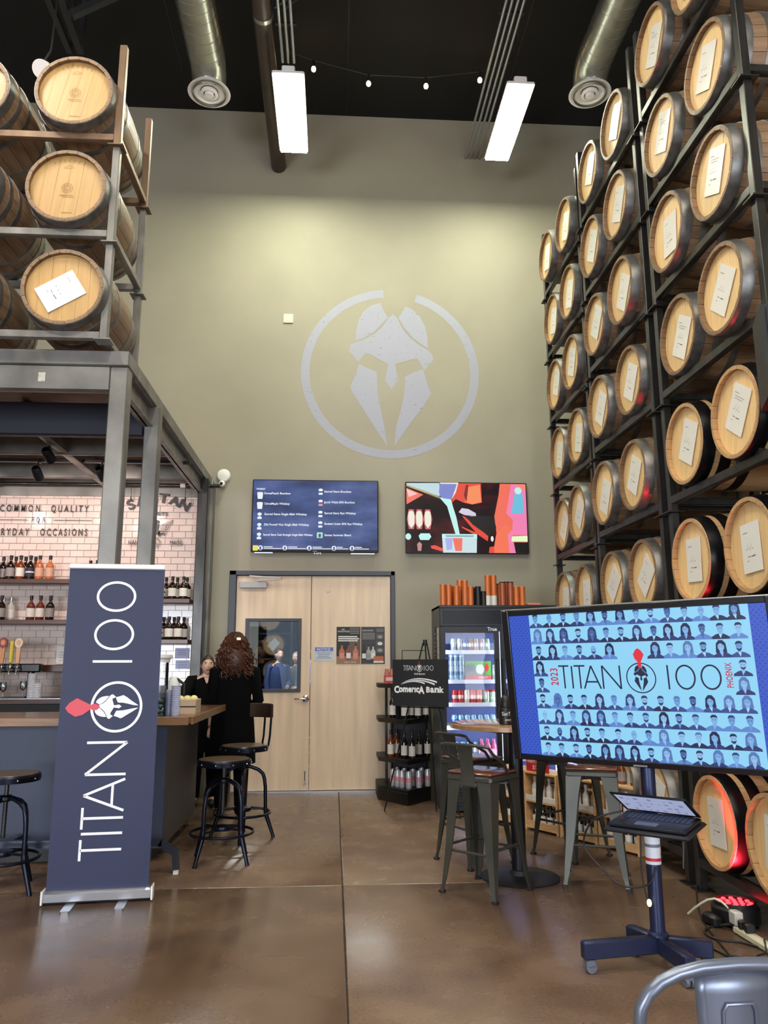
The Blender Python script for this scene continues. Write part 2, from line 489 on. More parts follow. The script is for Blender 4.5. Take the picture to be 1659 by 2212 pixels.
# prints stuck on the door
paperw = M('paper_white', (226, 224, 220), .6)
ink = M('print_black', (28, 26, 28), .5)
inkg = M('print_grey', (150, 148, 148), .6)
red_print = M('print_red', (188, 60, 50), .5)
amber_print = M('print_amber', (190, 104, 66), .5)
pink_print = M('print_pink', (206, 140, 128), .5)
def bottle_print(b, u, v, h, m, lab, lay=2):
    b.poly([(u-.16*h, v), (u+.16*h, v), (u+.17*h, v+.5*h), (u+.1*h, v+.62*h), (u+.05*h, v+.7*h), (u+.05*h, v+.98*h), (u-.05*h, v+.98*h), (u-.05*h, v+.7*h), (u-.1*h, v+.62*h), (u-.17*h, v+.5*h)], m, lay)
    b.rect(u-.13*h, v+.08*h, u+.13*h, v+.4*h, lab, lay+1); b.rect(u-.055*h, v+.85*h, u+.055*h, v+h, ink, lay+1)
py = dy0-.004
t = tag(B().span((0, 0, 0), (.288, .003, .44), ink).build('poster'), 'dark poster with three pink and amber bottles on the wooden door', 'poster', 'posters on the door')
t.location = (.036, py, 1.452)
b = B(); b.rect(.0, .0, .288, .09, M('poster_wood', (150, 116, 92), .6), 1); b.rect(.15, .09, .288, .3, M('poster_haze', (104, 84, 74), .6), 1)
bottle_print(b, .065, .05, .2, amber_print, pink_print); bottle_print(b, .145, .05, .2, M('print_wine', (120, 74, 66), .5), paperw); bottle_print(b, .23, .05, .19, M('print_salmon', (208, 112, 94), .5), pink_print)
for i, (a, c_) in enumerate(((.02, .25), (.02, .27), (.02, .255))): b.rect(a, .315-i*.024, c_, .33-i*.024, paperw, 2)
for i in range(4): b.rect(.16, .42-i*.02, .275, .427-i*.02, inkg, 2)
b.ell(.08, .408, .022, .01, inkg, 2)
o = b.build('poster_print', None, t, False); o.location.y = -.001
text('HAND', .03, paperw, T(.012, -.003, .375), xs=.85, name='poster_lettering', parent=t)
text('MADE', .03, paperw, T(.088, -.003, .375), xs=.85, name='poster_lettering', parent=t)
text('TAKE IT HOME', .022, paperw, T(.09, -.004, .012), xs=1.0, name='poster_lettering', parent=t)
t = tag(B().span((0, 0, 0), (.285, .003, .44), M('poster_slate', (56, 54, 60), .5)).build('poster'), 'slate poster with three bottles and a pink drinks pack on the wooden door', 'poster', 'posters on the door')
t.location = (.332, py, 1.452)
b = B()
for i in range(5): b.rect(.015, .36-i*.017, .165, .367-i*.017, inkg, 1)
for i in range(3): b.rect(.185, .41-i*.014, .275, .415-i*.014, inkg, 1)
for i, mm in enumerate((inkg, paperw, inkg)): b.rect(.18, .13+i*.08, .275, .195+i*.08, M('poster_panel', (88, 82, 84), .6), 1); b.ell(.228, .16+i*.08, .03, .02, mm, 2)
bottle_print(b, .035, .05, .18, ink, paperw); bottle_print(b, .09, .05, .18, M('print_grey2', (170, 165, 170), .6), inkg); bottle_print(b, .145, .06, .17, M('print_mint', (190, 205, 180), .6), paperw)
b.rect(.15, .03, .27, .09, amber_print, 5); b.rect(.15, .012, .27, .034, paperw, 6)
o = b.build('poster_print', None, t, False); o.location.y = -.001
text('Let there be brunch', .03, paperw, T(.012, -.003, .388), xs=.55, name='poster_lettering', parent=t)
t = tag(B().span((0, 0, 0), (.242, .004, .168), M('notice_white', (200, 206, 216), .5)).build('notice_sign'), 'small white notice sign with blue heading on the wooden door', 'sign')
t.location = (-.232, py-.001, 1.49)
b = B(); b.rect(.012, .112, .23, .158, M('notice_blue', (96, 104, 190), .5), 1)
for i, (a, c_) in enumerate(((.03, .21), (.05, .19), (.05, .18), (.03, .21))): b.rect(a, .088-i*.02, c_, .095-i*.02, M('notice_ink', (110, 124, 150), .6), 1)
b.build('sign_print', None, t, False)
text('NOTICE', .045, paperw, T(.03, -.0025, .119), xs=1.0, name='sign_lettering', parent=t, bold=.0006)

# ------------------------------------------------------------------ mezzanine over the bar
mz = thing('mezzanine_frame', 'grey steel mezzanine frame over the bar, carrying the left barrel racks', 'steel frame', (-1.53, 5.52, 0))
def mp(bb, name, mat=None): 
    o = bb.build(name, mat, mz); o.location = (1.53, -5.52, 0); return o
ZT = 3.74; XR = -1.535; YF = 5.52; YB = 9.40
# front beams, side beams, rear beam
mp(B().span((-6.5, YF, ZT-.115), (XR, YF+.09, ZT), mill, .006), 'top_beam')
mp(B().span((-6.5, YF+.02, ZT-.30), (XR-.139, YF+.11, ZT-.118), mill, .004), 'front_beam')
mp(B().span((XR-.09, YF+.09, ZT-.115), (XR, YB, ZT), mill, .006), 'side_beam')
b = B(); b.span((XR-.075, YF+.13, ZT-.30), (XR-.06, YB, ZT-.118), mill); b.span((XR-.11, YF+.13, ZT-.30), (XR-.02, YB, ZT-.288), mill); b.span((XR-.11, YF+.13, ZT-.13), (XR-.02, YB, ZT-.118), mill)
mp(b, 'side_channel')
mp(B().span((-6.5, 6.46, ZT-.37), (XR-.11, 6.56, ZT-.09), M('navy_beam', (30, 32, 48), .5), .004), 'cross_beam')
mp(B().span((-6.5, 9.3, ZT-.3), (XR-.09, 9.38, ZT-.05), mill, .004), 'rear_beam')
mp(B().span((-6.5, YF+.1, ZT-.04), (XR-.01, YB, ZT-.003), M('deck_underside', (150, 126, 118), .6, .2, var=.2, scale=4)), 'deck')  # pale pinkish deck colour stands in for bounced track light
for y in (7.55, 8.55): mp(B().span((-6.5, y, ZT-.25), (XR-.1, y+.06, ZT-.045), mill, .003), 'joist')
for x in (-2.72, -4.3): mp(B().span((x, 6.56, ZT-.24), (x+.09, 9.3, ZT-.05), mill, .003), 'joist')
# posts
mp(B().span((-1.672, YF+.02, 0), (-1.541, YF+.15, ZT-.116), mill, .008), 'post')
mp(B().span((-1.63, 6.44, 0), (-1.504, 6.566, ZT-.116), mill, .008), 'post')
mp(B().span((-1.62, 9.05, 0), (-1.50, 9.17, ZT-.116), steel, .008), 'post')
mp(B().span((-1.50, 9.2, 0), (-1.465, 9.40, ZT-.116), mill, .003), 'wall_channel')
b = B(); b.box((0, 0, 0), (.05, .003, .07), M('weld_scar', (190, 186, 176), .6, var=.3, scale=40)); o = mp(b, 'weld_patch'); o.location = Vector((-2.16, YF+.017, ZT-.21)) + Vector((1.53, -5.52, 0))

# water pipe and hook wires under the mezzanine
t = thing('sprinkler_pipe', 'dark pipe with pale fittings running under the mezzanine along the tiled wall', 'pipe', (-3, 9.18, 3.62))
b = B(); b.tube([(-3.2, 0, -.06), (1.62, 0, -.06)], .022, 10, steel); b.build('pipe_run', None, t)
for x in (-1.0, 1.18, 1.3, 1.38): B().tube([(x-.03, 0, -.06), (x+.03, 0, -.06)], .03, 10, white_enamel if x in (-1.0, 1.18) else steel).build('fitting', None, t)
b = B(); b.tube([(1.52, 0, .05), (1.52, 0, -.06)], .012, 8, alu); b.build('hanger', None, t)
for k, (x, z) in enumerate(((-2.63, 3.37), (-2.43, 3.4), (-1.79, 3.40))):
    t = thing('hanging_wire', 'thin cable hook hanging over the tiled wall, %s from the left' % ordn(k), 'wire', (x, 9.2, 3.5), 0, 'cable hooks above the tiles')
    b = B(); b.tube([(0, 0, .05), (0, 0, z-3.5)], .0035, 6, ink); b.build('cable', None, t)
    B().tube([(0, 0, z-3.5+.02), (0, 0, z-3.5-.03)], .009, 6, ink).build('clip', None, t)

# ------------------------------------------------------------------ tiled wall behind the bar
tile_m = M('glazed_tile', (224, 204, 196), .12, coat=.4, objrand=.04)
grout = M('grout', (176, 160, 150), .8)
TY = 9.31
tw = struct(B().span((-5.2, TY+.004, .9), (-1.625, WALL_Y-.005, 3.5), grout).build('wall_bar'))
tiles = []
TW, TH = .1575, .0785
rows = 33
for r in range(rows):
    z = .9+(r+.5)*TH
    off = TW/2 if r % 2 else 0
    x = -1.63-TW/2+off
    n = 0
    while x > -5.2:
        x0, x1 = max(x-TW/2, -5.19), min(x+TW/2, -1.628)
        if x1-x0 > .03: tiles.append((x0, x1, z))
        x -= TW
me = B().box((0, 0, 0), (TW-.005, .012, TH-.005), None, None, .0025).mesh('tile', tile_m)
vis = [t_ for t_ in tiles if t_[0] > -4.12 and t_[2] > 2.35 and t_[1]-t_[0] > TW-.01]
vis.sort(key=lambda q: -q[2]); singles = set(vis[:300])
rest = B()
for x0, x1, z in tiles:
    if (x0, x1, z) in singles: inst('tile', me, tw, T((x0+x1)/2, TY, z))
    else: rest.box(((x0+x1)/2, TY, z), (x1-x0-.005, .012, TH-.005), tile_m)
o = rest.build('tile_field', None, tw, False); o['kind'] = 'stuff'
letm = M('letter_black', (22, 20, 22), .45)
LY = TY-.035
sg = thing('wall_lettering', 'black stand-off letters with a slogan on the tiled wall behind the bar', 'lettering', (-3.4, LY, 3.1))
def sgn(s, size, x, z, xs, sp, align='LEFT', par=None):
    return text(s, size, letm, T(x+3.4, 0, z-3.1), .004, align, xs, sp, 'letters', par, .0012)
sgn('UNCOMMON', .115, -4.13, 3.243, .62, 1.75, par=sg)
sgn('QUALITY', .115, -3.378, 3.243, .62, 1.65, par=sg)
sgn('FOR', .085, -3.592, 3.112, .6, 2.2, par=sg)
sgn('EVERYDAY', .12, -4.115, 2.956, .60, 1.62, par=sg)
sgn('OCCASIONS', .12, -3.482, 2.956, .58, 1.55, par=sg)
for x0, x1 in ((-4.0, -3.644), (-3.337, -2.892)):
    o = B().span((x0, -.004, 3.14), (x1, .004, 3.145), letm).build('rule', None, sg); o.location = (3.4, 0, -3.1)
for (x, z) in ((-3.9, 3.28), (-3.2, 3.28), (-3.0, 3.0), (-3.7, 3.0)):
    o = B().tube([(x+3.4, 0, z-3.1), (x+3.4, .034, z-3.1)], .003, 6, letm).build('stand_off', None, sg)
lg = thing('wall_sign', 'black distillery sign with arched name and winged emblem on the tiles right of the slogan', 'sign', (-2.13, LY, 3.1))
name = 'SANTAN'
sz = [.165, .15, .14, .16, .15, .16]
for i, ch in enumerate(name):
    a = math.radians(35-i*14); R = .44
    text(ch, sz[i], letm, T(-R*math.sin(a)*1.16, 0, -.17+R*math.cos(a)) @ rotm('Y', -a*.8), .004, 'CENTER', 1.15, 1, 'letters', lg, .005)
text('SPIRITS', .062, letm, T(0, 0, .11), .004, 'CENTER', 1.15, 1.1, 'letters', lg, .001)
text('HAND', .075, letm, T(-.24, 0, -.245), .004, 'CENTER', .72, 1.05, 'letters', lg)
text('MADE', .075, letm, T(.24, 0, -.245), .004, 'CENTER', .72, 1.05, 'letters', lg)
b = B()
for s in (-1, 1):
    for k in range(8):
        q0 = (s*(.03+.004*k), -.02-.012*k); q1 = (s*(.19-.012*k), .05-.026*k)
        b.line(q0, q1, .006, letm); b.line(q1, (q1[0]-s*.02, q1[1]-.014), .005, letm)
        b.line((s*.03, -.08-.004*k), (s*(.02+.012*k), -.15+.006*k), .005, letm)
b.ell(0, -.02, .022, .045, letm); b.poly([(-.018, .02), (.018, .02), (.03, .045), (0, .06)], letm); b.poly([(-.03, -.06), (.03, -.06), (.05, -.15), (0, -.11), (-.05, -.15)], letm)
b.ring(0, -.22, .055, .055, .006, letm); b.ring(0, -.22, .04, .04, .004, letm); b.ring(0, -.22, .015, .015, .005, letm)
b.rect(-.31, -.262, -.17, -.259, letm); b.rect(.17, -.262, .31, -.259, letm); b.rect(-.31, -.178, -.17, -.175, letm); b.rect(.17, -.178, .31, -.175, letm)
b.build('bird_emblem', None, lg, False)
for x in (-.2, .2): B().tube([(x, 0, .2), (x, .034, .2)], .003, 6, letm).build('stand_off', None, lg)
# ------------------------------------------------------------------ barrels
oak_out = M('oak_stave', (128, 100, 74), .55, var=.28, scale=3, stretch=(1.2, 9, 9), bump=.08, objrand=.16)
oak_pale = M('oak_stave_pale', (186, 148, 104), .5, var=.15, scale=3, stretch=(1.2, 9, 9), bump=.05, objrand=.1)
oak_head = M('oak_head', (230, 194, 138), .45, var=.10, scale=3.5, stretch=(1, 7, .6), objrand=.07)
oak_head_y = M('oak_head_honey', (180, 143, 90), .42, var=.12, scale=3.5, stretch=(1, 7, .6), objrand=.04)
hoop_grey = M('hoop_galvanised', (118, 116, 114), .42, .75, var=.35, scale=12)
hoop_black = M('hoop_black', (16, 16, 19), .3, .4)
sheet = M('label_paper', (232, 229, 221), .35, coat=.3)
scrib = M('label_ink', (110, 106, 110), .7)
BL, RH, RB = .89, .273, .318
def brad(x):
    t = 2*x/BL-1
    return RH+(RB-RH)*(1-t*t)
NS = 22
def stave():
    vs = []; fs = []; n = 10; half = PI/NS*.965
    for i in range(n+1):
        x = BL*i/n; ro = brad(x); ri = ro-.021
        for r_, a in ((ro, -half), (ro*1.003, 0), (ro, half), (ri, half), (ri, -half)):
            vs.append((x, r_*math.sin(a), r_*math.cos(a)))
    for i in range(n):
        for k in range(5):
            k2 = (k+1) % 5; fs.append((i*5+k, i*5+k2, (i+1)*5+k2, (i+1)*5+k))
    fs.append((4, 3, 2, 1, 0)); fs.append(tuple(n*5+k for k in range(5)))
    return B().add(vs, fs)
def hoop(x0, x1):
    vs = []; fs = []; n = 36; s_ = 4
    pr = [(x0, 0.0), (x0, .0035)] + [(x0+(x1-x0)*k/s_, .0045) for k in range(1, s_)] + [(x1, .0035), (x1, 0.0)]
    for x, d in pr:
        for i in range(n):
            a = 2*PI*i/n; r_ = brad(x)*1.002+d; vs.append((x, r_*math.sin(a), r_*math.cos(a)))
    for j in range(len(pr)-1):
        for i in range(n):
            i2 = (i+1) % n; fs.append((j*n+i, (j+1)*n+i, (j+1)*n+i2, j*n+i2))
    return B().add(vs, fs)
def head():
    b = B(); R = RH-.018; edges = [-R, -.17, -.085, .0, .085, .17, R]
    for k in range(6):
        a, c_ = edges[k]+.0006, edges[k+1]-.0006; pts = []
        for i in range(9):
            y = a+(c_-a)*i/8; pts.append((y, math.sqrt(max(0, R*R-y*y))))
        for i in range(9):
            y = c_-(c_-a)*i/8; pts.append((y, -math.sqrt(max(0, R*R-y*y))))
        n = len(pts); d = .0006*(k % 2)
        vs = [(.035+d, p[0], p[1]) for p in pts]+[(.058, p[0], p[1]) for p in pts]
        b.add(vs, [list(range(n))[::-1], list(range(n, 2*n))]+[(i, n+i, n+(i+1) % n, (i+1) % n) for i in range(n)])
    return b
stave_me = stave().mesh('stave', oak_out); stave_pale_me = stave().mesh('stave_pale', oak_pale)
HOOPS = ((.004, .07), (.125, .17), (.255, .30))
hoops_grey = [hoop(*h).mesh('hoop', hoop_grey) for h in HOOPS]
hoops_black = [hoop(*h).mesh('hoop_black', hoop_black) for h in ((.006, .085), (.12, .19), (.265, .325))]
head_me = head().mesh('head', oak_head, False); head_y_me = head().mesh('head_honey', oak_head_y, False)
def label_mesh(seed, wd=.2, ht=.285):
    q = random.Random(seed); b = B(); X = rotm('Z', -PI/2)
    b.add([(-.004, -wd/2, -ht/2), (-.004, wd/2, -ht/2), (-.002, wd/2, ht/2), (-.002, -wd/2, ht/2),
           (-.001, -wd/2, -ht/2), (-.001, wd/2, -ht/2), (.001, wd/2, ht/2), (.001, -wd/2, ht/2)],
          [(0, 3, 2, 1), (0, 1, 5, 4), (1, 2, 6, 5), (2, 3, 7, 6), (3, 0, 4, 7), (4, 5, 6, 7)], sheet)
    def st(y, z, y2, z2, t):
        b.add([(-.0052, -y, z-t), (-.0052, -y2, z2-t), (-.0052, -y2, z2+t), (-.0052, -y, z+t)], [(0, 1, 2, 3)], scrib)
    y = -.05
    for k in range(5): st(y, -.005, y+.012, .022 if k % 2 else -.01, .002); y += .016
    st(-.04, -.05, -.01, -.05, .002); st(.0, -.052, .04, -.05, .003); st(-.07, .09, -.02, .09, .0015); st(-.05, -.075, -.03, -.075, .0015)
    if q.random() < .6: st(-.06, .07, .05, .07, .0012); st(-.06, .055, .03, .055, .0012)
    return b.mesh('label_sheet', None, False)
label_mes = [label_mesh(i) for i in range(3)]
def stamp_mesh():
    b = B()
    sm = M('brand_stamp', (150, 112, 64), .6)
    def pl(pts): b.add([(.0338, -p[0], p[1]) for p in pts], [list(range(len(pts)))[::-1]], sm)
    def seg(p, q_, t):
        d = Vector((q_[0]-p[0], q_[1]-p[1])); n = Vector((-d.y, d.x)).normalized()*t/2
        pl([(p[0]+n.x, p[1]+n.y), (p[0]-n.x, p[1]-n.y), (q_[0]-n.x, q_[1]-n.y), (q_[0]+n.x, q_[1]+n.y)][::-1])
    for R in (.038, .024):
        for i in range(20):
            a, c_ = 2*PI*i/20, 2*PI*(i+1)/20
            seg((R*math.cos(a), R*math.sin(a)), (R*math.cos(c_), R*math.sin(c_)), .004)
    for i in range(8): a = PI*i/4; seg((.01*math.cos(a), .01*math.sin(a)), (.037*math.cos(a), .037*math.sin(a)), .004)
    seg((-.05, -.055), (.04, -.055), .006); seg((-.035, -.068), (.05, -.068), .005)
    for i in range(7):
        a = math.radians(118-i*9.3); R = .225
        p = (R*math.cos(a), R*math.sin(a)); q_ = ((R-.022)*math.cos(a-.02), (R-.022)*math.sin(a-.02)); seg(p, q_, .005); seg(p, (p[0]+.014, p[1]), .004)
    seg((-.03, .16), (.0, .18), .003); seg((.0, .18), (.035, .165), .003); seg((-.035, .155), (.04, .158), .003)
    seg((-.03, -.19), (.045, -.19), .008)
    return b.mesh('brand_stamp', None, False)
stamp_me = stamp_mesh()
def barrel(loc, rz, label, group, black=False, honey=False, roll_=0.0, paper=None, off=(0, 0), stamp=False):
    t = thing('whiskey_barrel', label, 'barrel', loc, rz, group)
    sm = stave_pale_me if black else stave_me
    for i in range(NS): inst('stave', sm, t, rotm('X', roll_+2*PI*i/NS))
    for h in (hoops_black if black else hoops_grey):
        inst('hoop', h, t); inst('hoop', h, t, T(BL, 0, 0) @ rotm('Z', PI))
    hm = head_y_me if honey else head_me
    inst('head', hm, t, rotm('X', roll_)); inst('head', hm, t, T(BL, 0, 0) @ rotm('Z', PI))
    if stamp: inst('brand_stamp', stamp_me, t)
    if paper is not None:
        o = inst('label_sheet', label_mes[rnd.randrange(3)], t, T(.030, -off[0], off[1]) @ rotm('X', math.radians(paper)))
        o['label'] = 'white paper sheet stuck on the barrel head'
    return t

# ------------------------------------------------------------------ steel barrel racks
saddle_steel = M('saddle_steel', (48, 44, 42), .5, .6)
def rack(loc, rz, W, zt, label, group, feet=0.0, mat=steel, D=.76, post_top=None):
    """one two-barrel rack: local x = depth from front post, y = along the face, z=0 at the seat plate; rail top at zt"""
    t = thing('barrel_rack', label, 'barrel rack', loc, rz, group)
    H = post_top if post_top else .785
    for x in (0, D-.055):
        for y in (0, W-.055):
            B().span((x, y, .008), (x+.055, y+.055, H), mat, .004).build('post', None, t)
            B().span((x-.03, y-.03, 0), (x+.085, y+.085, .008), mat).build('seat_plate', None, t)
        B().span((x+.002, .055, zt-.055), (x+.053, W-.055, zt), mat, .003).build('rail', None, t)
    for y in (.003, W-.053):
        B().span((.055, y, zt-.055), (D-.055, y+.05, zt-.005), mat, .003).build('crossbar', None, t)
    if W < 2:
        for x in (0, D-.055):
            for yc in (W*.25, W*.75):
                for s in (-1, 1):
                    y_ = yc+s*.10
                    b = B(); b.prism([(y_-.03, 0), (y_+.03, 0), (y_+s*.03, .03)], -.02, .02)
                    o = b.build('saddle', saddle_steel, t)
                    o.matrix_local = T(x+.0275, 0, zt) @ Matrix(((0, 0, 1, 0), (1, 0, 0, 0), (0, 1, 0, 0), (0, 0, 0, 1)))
    return t

ZC = [.49, 1.30, 2.11, 2.90, 3.685, 4.465, 5.24, 6.01]
bays = [('the nearest bay', 3.845, 1.45, (4.215, 4.885), 2.385), ('the middle bay', 5.40, 1.40, (5.765, 6.42), 2.385), ('the farthest bay', 6.985, 1.32, (7.31, 7.95), 2.435)]
tilt = {(0, 0): [4, 0, 0, 34, 38, 28, 28, 30], (0, 1): [0, 10, 2, 30, 32, 6, 28, 34],
        (1, 0): [24, 34, 46, 32, 34, 36, 32, 30], (1, 1): [20, 28, 48, 32, 32, 38, 32, 30],
        (2, 0): [0, 0, 4, 36, 20, 24, 26, 24], (2, 1): [0, 0, 6, 36, 22, 26, 22, 22]}
for bi, (bn, y0, W, cols, RX) in enumerate(bays):
    for k in range(8):
        zc = ZC[k]; zr = zc-RH-.012
        base = 0.0 if k == 0 else zc-.40
        top = (ZC[k+1]-.40) if k < 7 else zc+.46
        rack((RX, y0, base), 0, W, zr-base, 'black steel rack, %s from the floor, in %s of the tall right stack' % (ordn(k), bn), 'steel racks on the right', post_top=top-base)
        for ci, yc in enumerate(cols):
            blk = bi == 0 and k < 4
            d = 'black-hooped' if blk else 'grey-hooped'
            barrel((RX-.05+rnd.uniform(-.02, .02), yc, zc), 0, '%s barrel, %s on %s tier up, right stack, %s' % (d, ('nearer', 'farther')[ci], ordn(k), bn),
                   'barrels in the right racks', blk, False, rnd.uniform(0, .28), tilt[(bi, ci)][k]+rnd.uniform(-3, 3), (rnd.uniform(-.02, .03), rnd.uniform(-.03, .03)))

# left rack on the mezzanine, barrel heads toward the room
KL = 1.0553
for k in range(3):
    zc = (4.112, 4.917, 5.721)[k]; base = 3.741 if k == 0 else zc-.41
    zr = zc-(RH+.012)*KL
    top = (4.917-.41, 5.721-.41, 6.205)[k]
    rack((-1.652, 5.34, base), PI/2, 1.54, zr-base, 'steel two-barrel rack on the left mezzanine, %s from the bottom' % ordn(k), 'steel racks on the mezzanine', mat=(mill, mill, rusty)[k], D=.88, post_top=top-base)
    tn = ('bottom', 'middle', 'top')[k]
    for ci, (bx, nm) in enumerate(((-2.0+(.035, 0, 0)[k], 'at the right end of'), (-2.765, 'second from the right on'))):
        t = barrel((bx, 5.26, zc), PI/2, 'honey-headed barrel %s the %s tier on the left mezzanine' % (nm, tn), 'barrels on the left mezzanine', False, True, .1*k+.2*ci,
                   58 if k == 0 and ci == 0 else None, (-.02, -.02), k > 0 or ci > 0)
        t.scale = (KL, KL, KL)
# barrels for the added store room behind the door pane
for i, (x, z) in enumerate(((-1.32, 1.88), (-1.42, 2.42), (-1.30, 1.30))):
    t = barrel((x, 17.4, z), PI/2, 'barrel in the added store room behind the door pane, %s' % ('with a white sheet', 'topmost', 'lowest')[i], 'barrels behind the door pane', False, True, .1, 45 if i != 1 else None)
    t.scale = (.85, .85, .85)
b = B()
for z in (1.03, 1.58, 2.13): b.span((-2.0, 17.38, z-.03), (-.9, 18.2, z+.0), steel)
for x in (-1.72, -.95): b.span((x, 17.36, 0), (x+.05, 17.42, 2.8), steel)
tag(b.build('store_rack'), 'dark steel rack of barrels in the added store room behind the door pane', 'barrel rack')

# ------------------------------------------------------------------ ceiling fittings
panel_face = M('led_diffuser', (250, 255, 226), .4, em=PANEL_EM)
hall_face = M('led_diffuser_hall', (255, 248, 232), .4, em=HALL_EM)
def led(x0, x1, x2, x3, y0, y1, z, label, mat=panel_face):
    t = thing('led_panel', label, 'ceiling light', ((x0+x1)/2, (y0+y1)/2, z), 0, 'long white ceiling lights')
    cx, cy = (x0+x1)/2, (y0+y1)/2; w_ = abs(x1-x0); l = y1-y0
    B().box((0, 0, .03), (w_+.03, l+.03, .05), white_enamel, None, .012).build('housing', None, t)
    B().box((0, 0, .0), (w_, l, .012), mat).build('diffuser', None, t)
    B().box((0, -l/2+.04, .085), (.14, .1, .07), white_enamel, None, .01).build('junction_box', None, t)
    b = B()
    for s in (-1, 1):
        yy = s*(l/2-.12)
        b.tube([(-w_/2+.03, yy, .055), (0, yy, .22)], .004, 6, steel); b.tube([(w_/2-.03, yy, .055), (0, yy, .22)], .004, 6, steel)
        b.tube([(0, yy, .22), (0, yy, CEIL-z)], .004, 6, steel)
    b.build('hanging_wire', None, t)
    return t
led(-.702, -.384, 0, 0, 7.27, 8.54, 7.64, 'white rectangular light panel hanging above the helmet emblem, left of two')
led(1.845, 2.125, 0, 0, 7.27, 8.54, 7.64, 'white rectangular light panel hanging beside the tall right stack, right of two').rotation_euler = (0, 0, 0)
for i, (x, y) in enumerate(((-.55, 3.2), (-.55, -.9), (1.6, .6), (-3.4, 3.6), (-3.4, -.5), (1.6, -3.2))):
    led(x-.16, x+.16, 0, 0, y-.64, y+.64, 7.64, 'white light panel in the rows behind the camera, %s of six' % ordn(i), hall_face)

def duct(x, y0, y1, z, zd, yd, label):
    t = thing('spiral_duct', label, 'air duct', (x, y0, z), 0, 'spiral air ducts')
    prof = []; L = y1-y0; n = int(L/.13)
    for i in range(n):
        s = i*.13; prof += [(.2, s), (.2, s+.118), (.2035, s+.122), (.2035, s+.127)]
    prof += [(.2, L)]
    B().lathe(prof, 28, galv, rotm('X', -PI/2)).build('duct_run', None, t)
    b = B(); b.tube([(0, L-.03, 0), (0, L+.06, -.02), (0, L+.17, -.09), (0, L+.22, -.2), (0, L+.225, zd-z+.03)], [.2, .2, .195, .185, .18], 24, galv); b.build('elbow', None, t)
    for k in (.35, .7):
        B().lathe([(.188, -.02), (.196, 0), (.188, .02)], 24, galv, T(0, L+.225, (zd-z)*k-.1), False).build('collar', None, t)
    d = B(); X = T(0, L+.225, zd-z)
    d.lathe([(.19, .05), (.235, .0), (.24, -.012), (.215, -.012), (.165, .02)], 36, white_enamel, X, False)
    d.lathe([(.16, .02), (.17, -.022), (.15, -.026), (.10, .01)], 36, white_enamel, X, False)
    d.lathe([(.09, .01), (.10, -.03), (.07, -.036), (.062, -.01)], 36, white_enamel, X, False)
    d.lathe([(.001, -.05), (.05, -.048), (.052, -.04), (.052, .05)], 28, white_enamel, X, False)
    d.lathe([(.17, .045), (.001, .046)], 24, ink, X, False)
    d.build('ceiling_diffuser', None, t)
    return t
duct(-1.475, -5.5, 7.62, 8.12, 7.86, 7.88, 'shiny spiral air duct with round white diffuser, hanging above the left barrels')
duct(2.90, -5.5, 7.45, 8.2, 7.93, 7.7, 'shiny spiral air duct with round white diffuser, behind the tall right stack')

pipe_brown = M('painted_pipe', (70, 58, 52), .4, .3, var=.2, scale=3)
t = thing('drain_pipe', 'thick dark brown pipe running along the ceiling beside the left light panel', 'pipe', (-.80, 0, 8.05))
b = B(); b.tube([(0.03, -5.8, -.02), (0, WALL_Y-.002, 0)], .1, 20, pipe_brown); b.build('pipe_run', None, t)
for y in (2.0, 6.9): B().tube([(.012, y, 0), (.012, y+.05, 0)], .108, 20, galv).build('coupling', None, t)
for xb, n, lab, xe in ((-.56, 3, 'group of thin steel conduits beside the left light panel', 7.5), (1.84, 4, 'group of thin steel conduits running to the wall beside the right light panel', 9.41)):
    t = thing('conduit_run', lab, 'conduits', (xb, 0, 8.28 if n == 4 else 8.0))
    for k in range(n):
        b = B(); b.tube([((k-(n-1)/2)*.062, -5.5, 0), ((k-(n-1)/2)*.062, xe, 0)], .016, 8, alu); b.build('conduit', None, t)
    for y in (5.0, 7.0): B().box((0, y, .02), (n*.062+.03, .04, .02), steel).build('strap', None, t)
# roof joists and braces
for i, (p, q_, w_) in enumerate((((-2.75, 6.0, 8.0), (-2.85, 7.6, 8.1), .07), ((-2.90, 6.0, 8.0), (-2.97, 7.6, 8.1), .06), ((-2.75, 7.0, 8.0), (-1.7, 7.1, 8.78), .07))):
    b = B(); b.bar(p, q_, w_, M('roof_steel', (40, 40, 42), .6)); b.bar(q_, (q_[0], q_[1], CEIL), .05, M('roof_steel', (40, 40, 42), .6)); b.bar(p, (p[0], p[1], CEIL), .05, M('roof_steel', (40, 40, 42), .6))
    tag(b.build('roof_brace'), 'dark steel roof brace above the left barrels, %s of three' % ordn(i), 'brace', 'roof braces')
b = B(); b.tube([(-.7, 7.2, 8.4), (.0, 7.0, 8.83), (.9, 7.0, 8.80), (1.75, 7.0, 8.78)], .008, 6, M('roof_cable', (90, 90, 92), .6)); b.bar((-.62, 7.2, 8.38), (.05, 7.0, 8.86), .03, M('roof_steel', (40, 40, 42), .6))
tag(b.build('ceiling_cable'), 'thin grey cable sagging across the black ceiling between the two pipes', 'cable')
warm = M('bulb_warm', (255, 214, 150), .4, em=30)
pts = [(-.31, 8.3, 8.62), (.365, 8.3, 8.45), (1.075, 8.3, 8.45), (1.75, 8.3, 8.57)]
sl = thing('string_light', 'string of four small warm bulbs hung across the black ceiling', 'string light', (.7, 8.3, 8.6))
b = B(); path = [(-.66, 8.3, 8.86)]+[(p[0], p[1], p[2]+.12) for p in pts]+[(2.2, 8.3, 8.86)]
b.tube([Vector(p)-Vector((.7, 8.3, 8.6)) for p in path], .006, 6, ink); b.build('cable', None, sl)
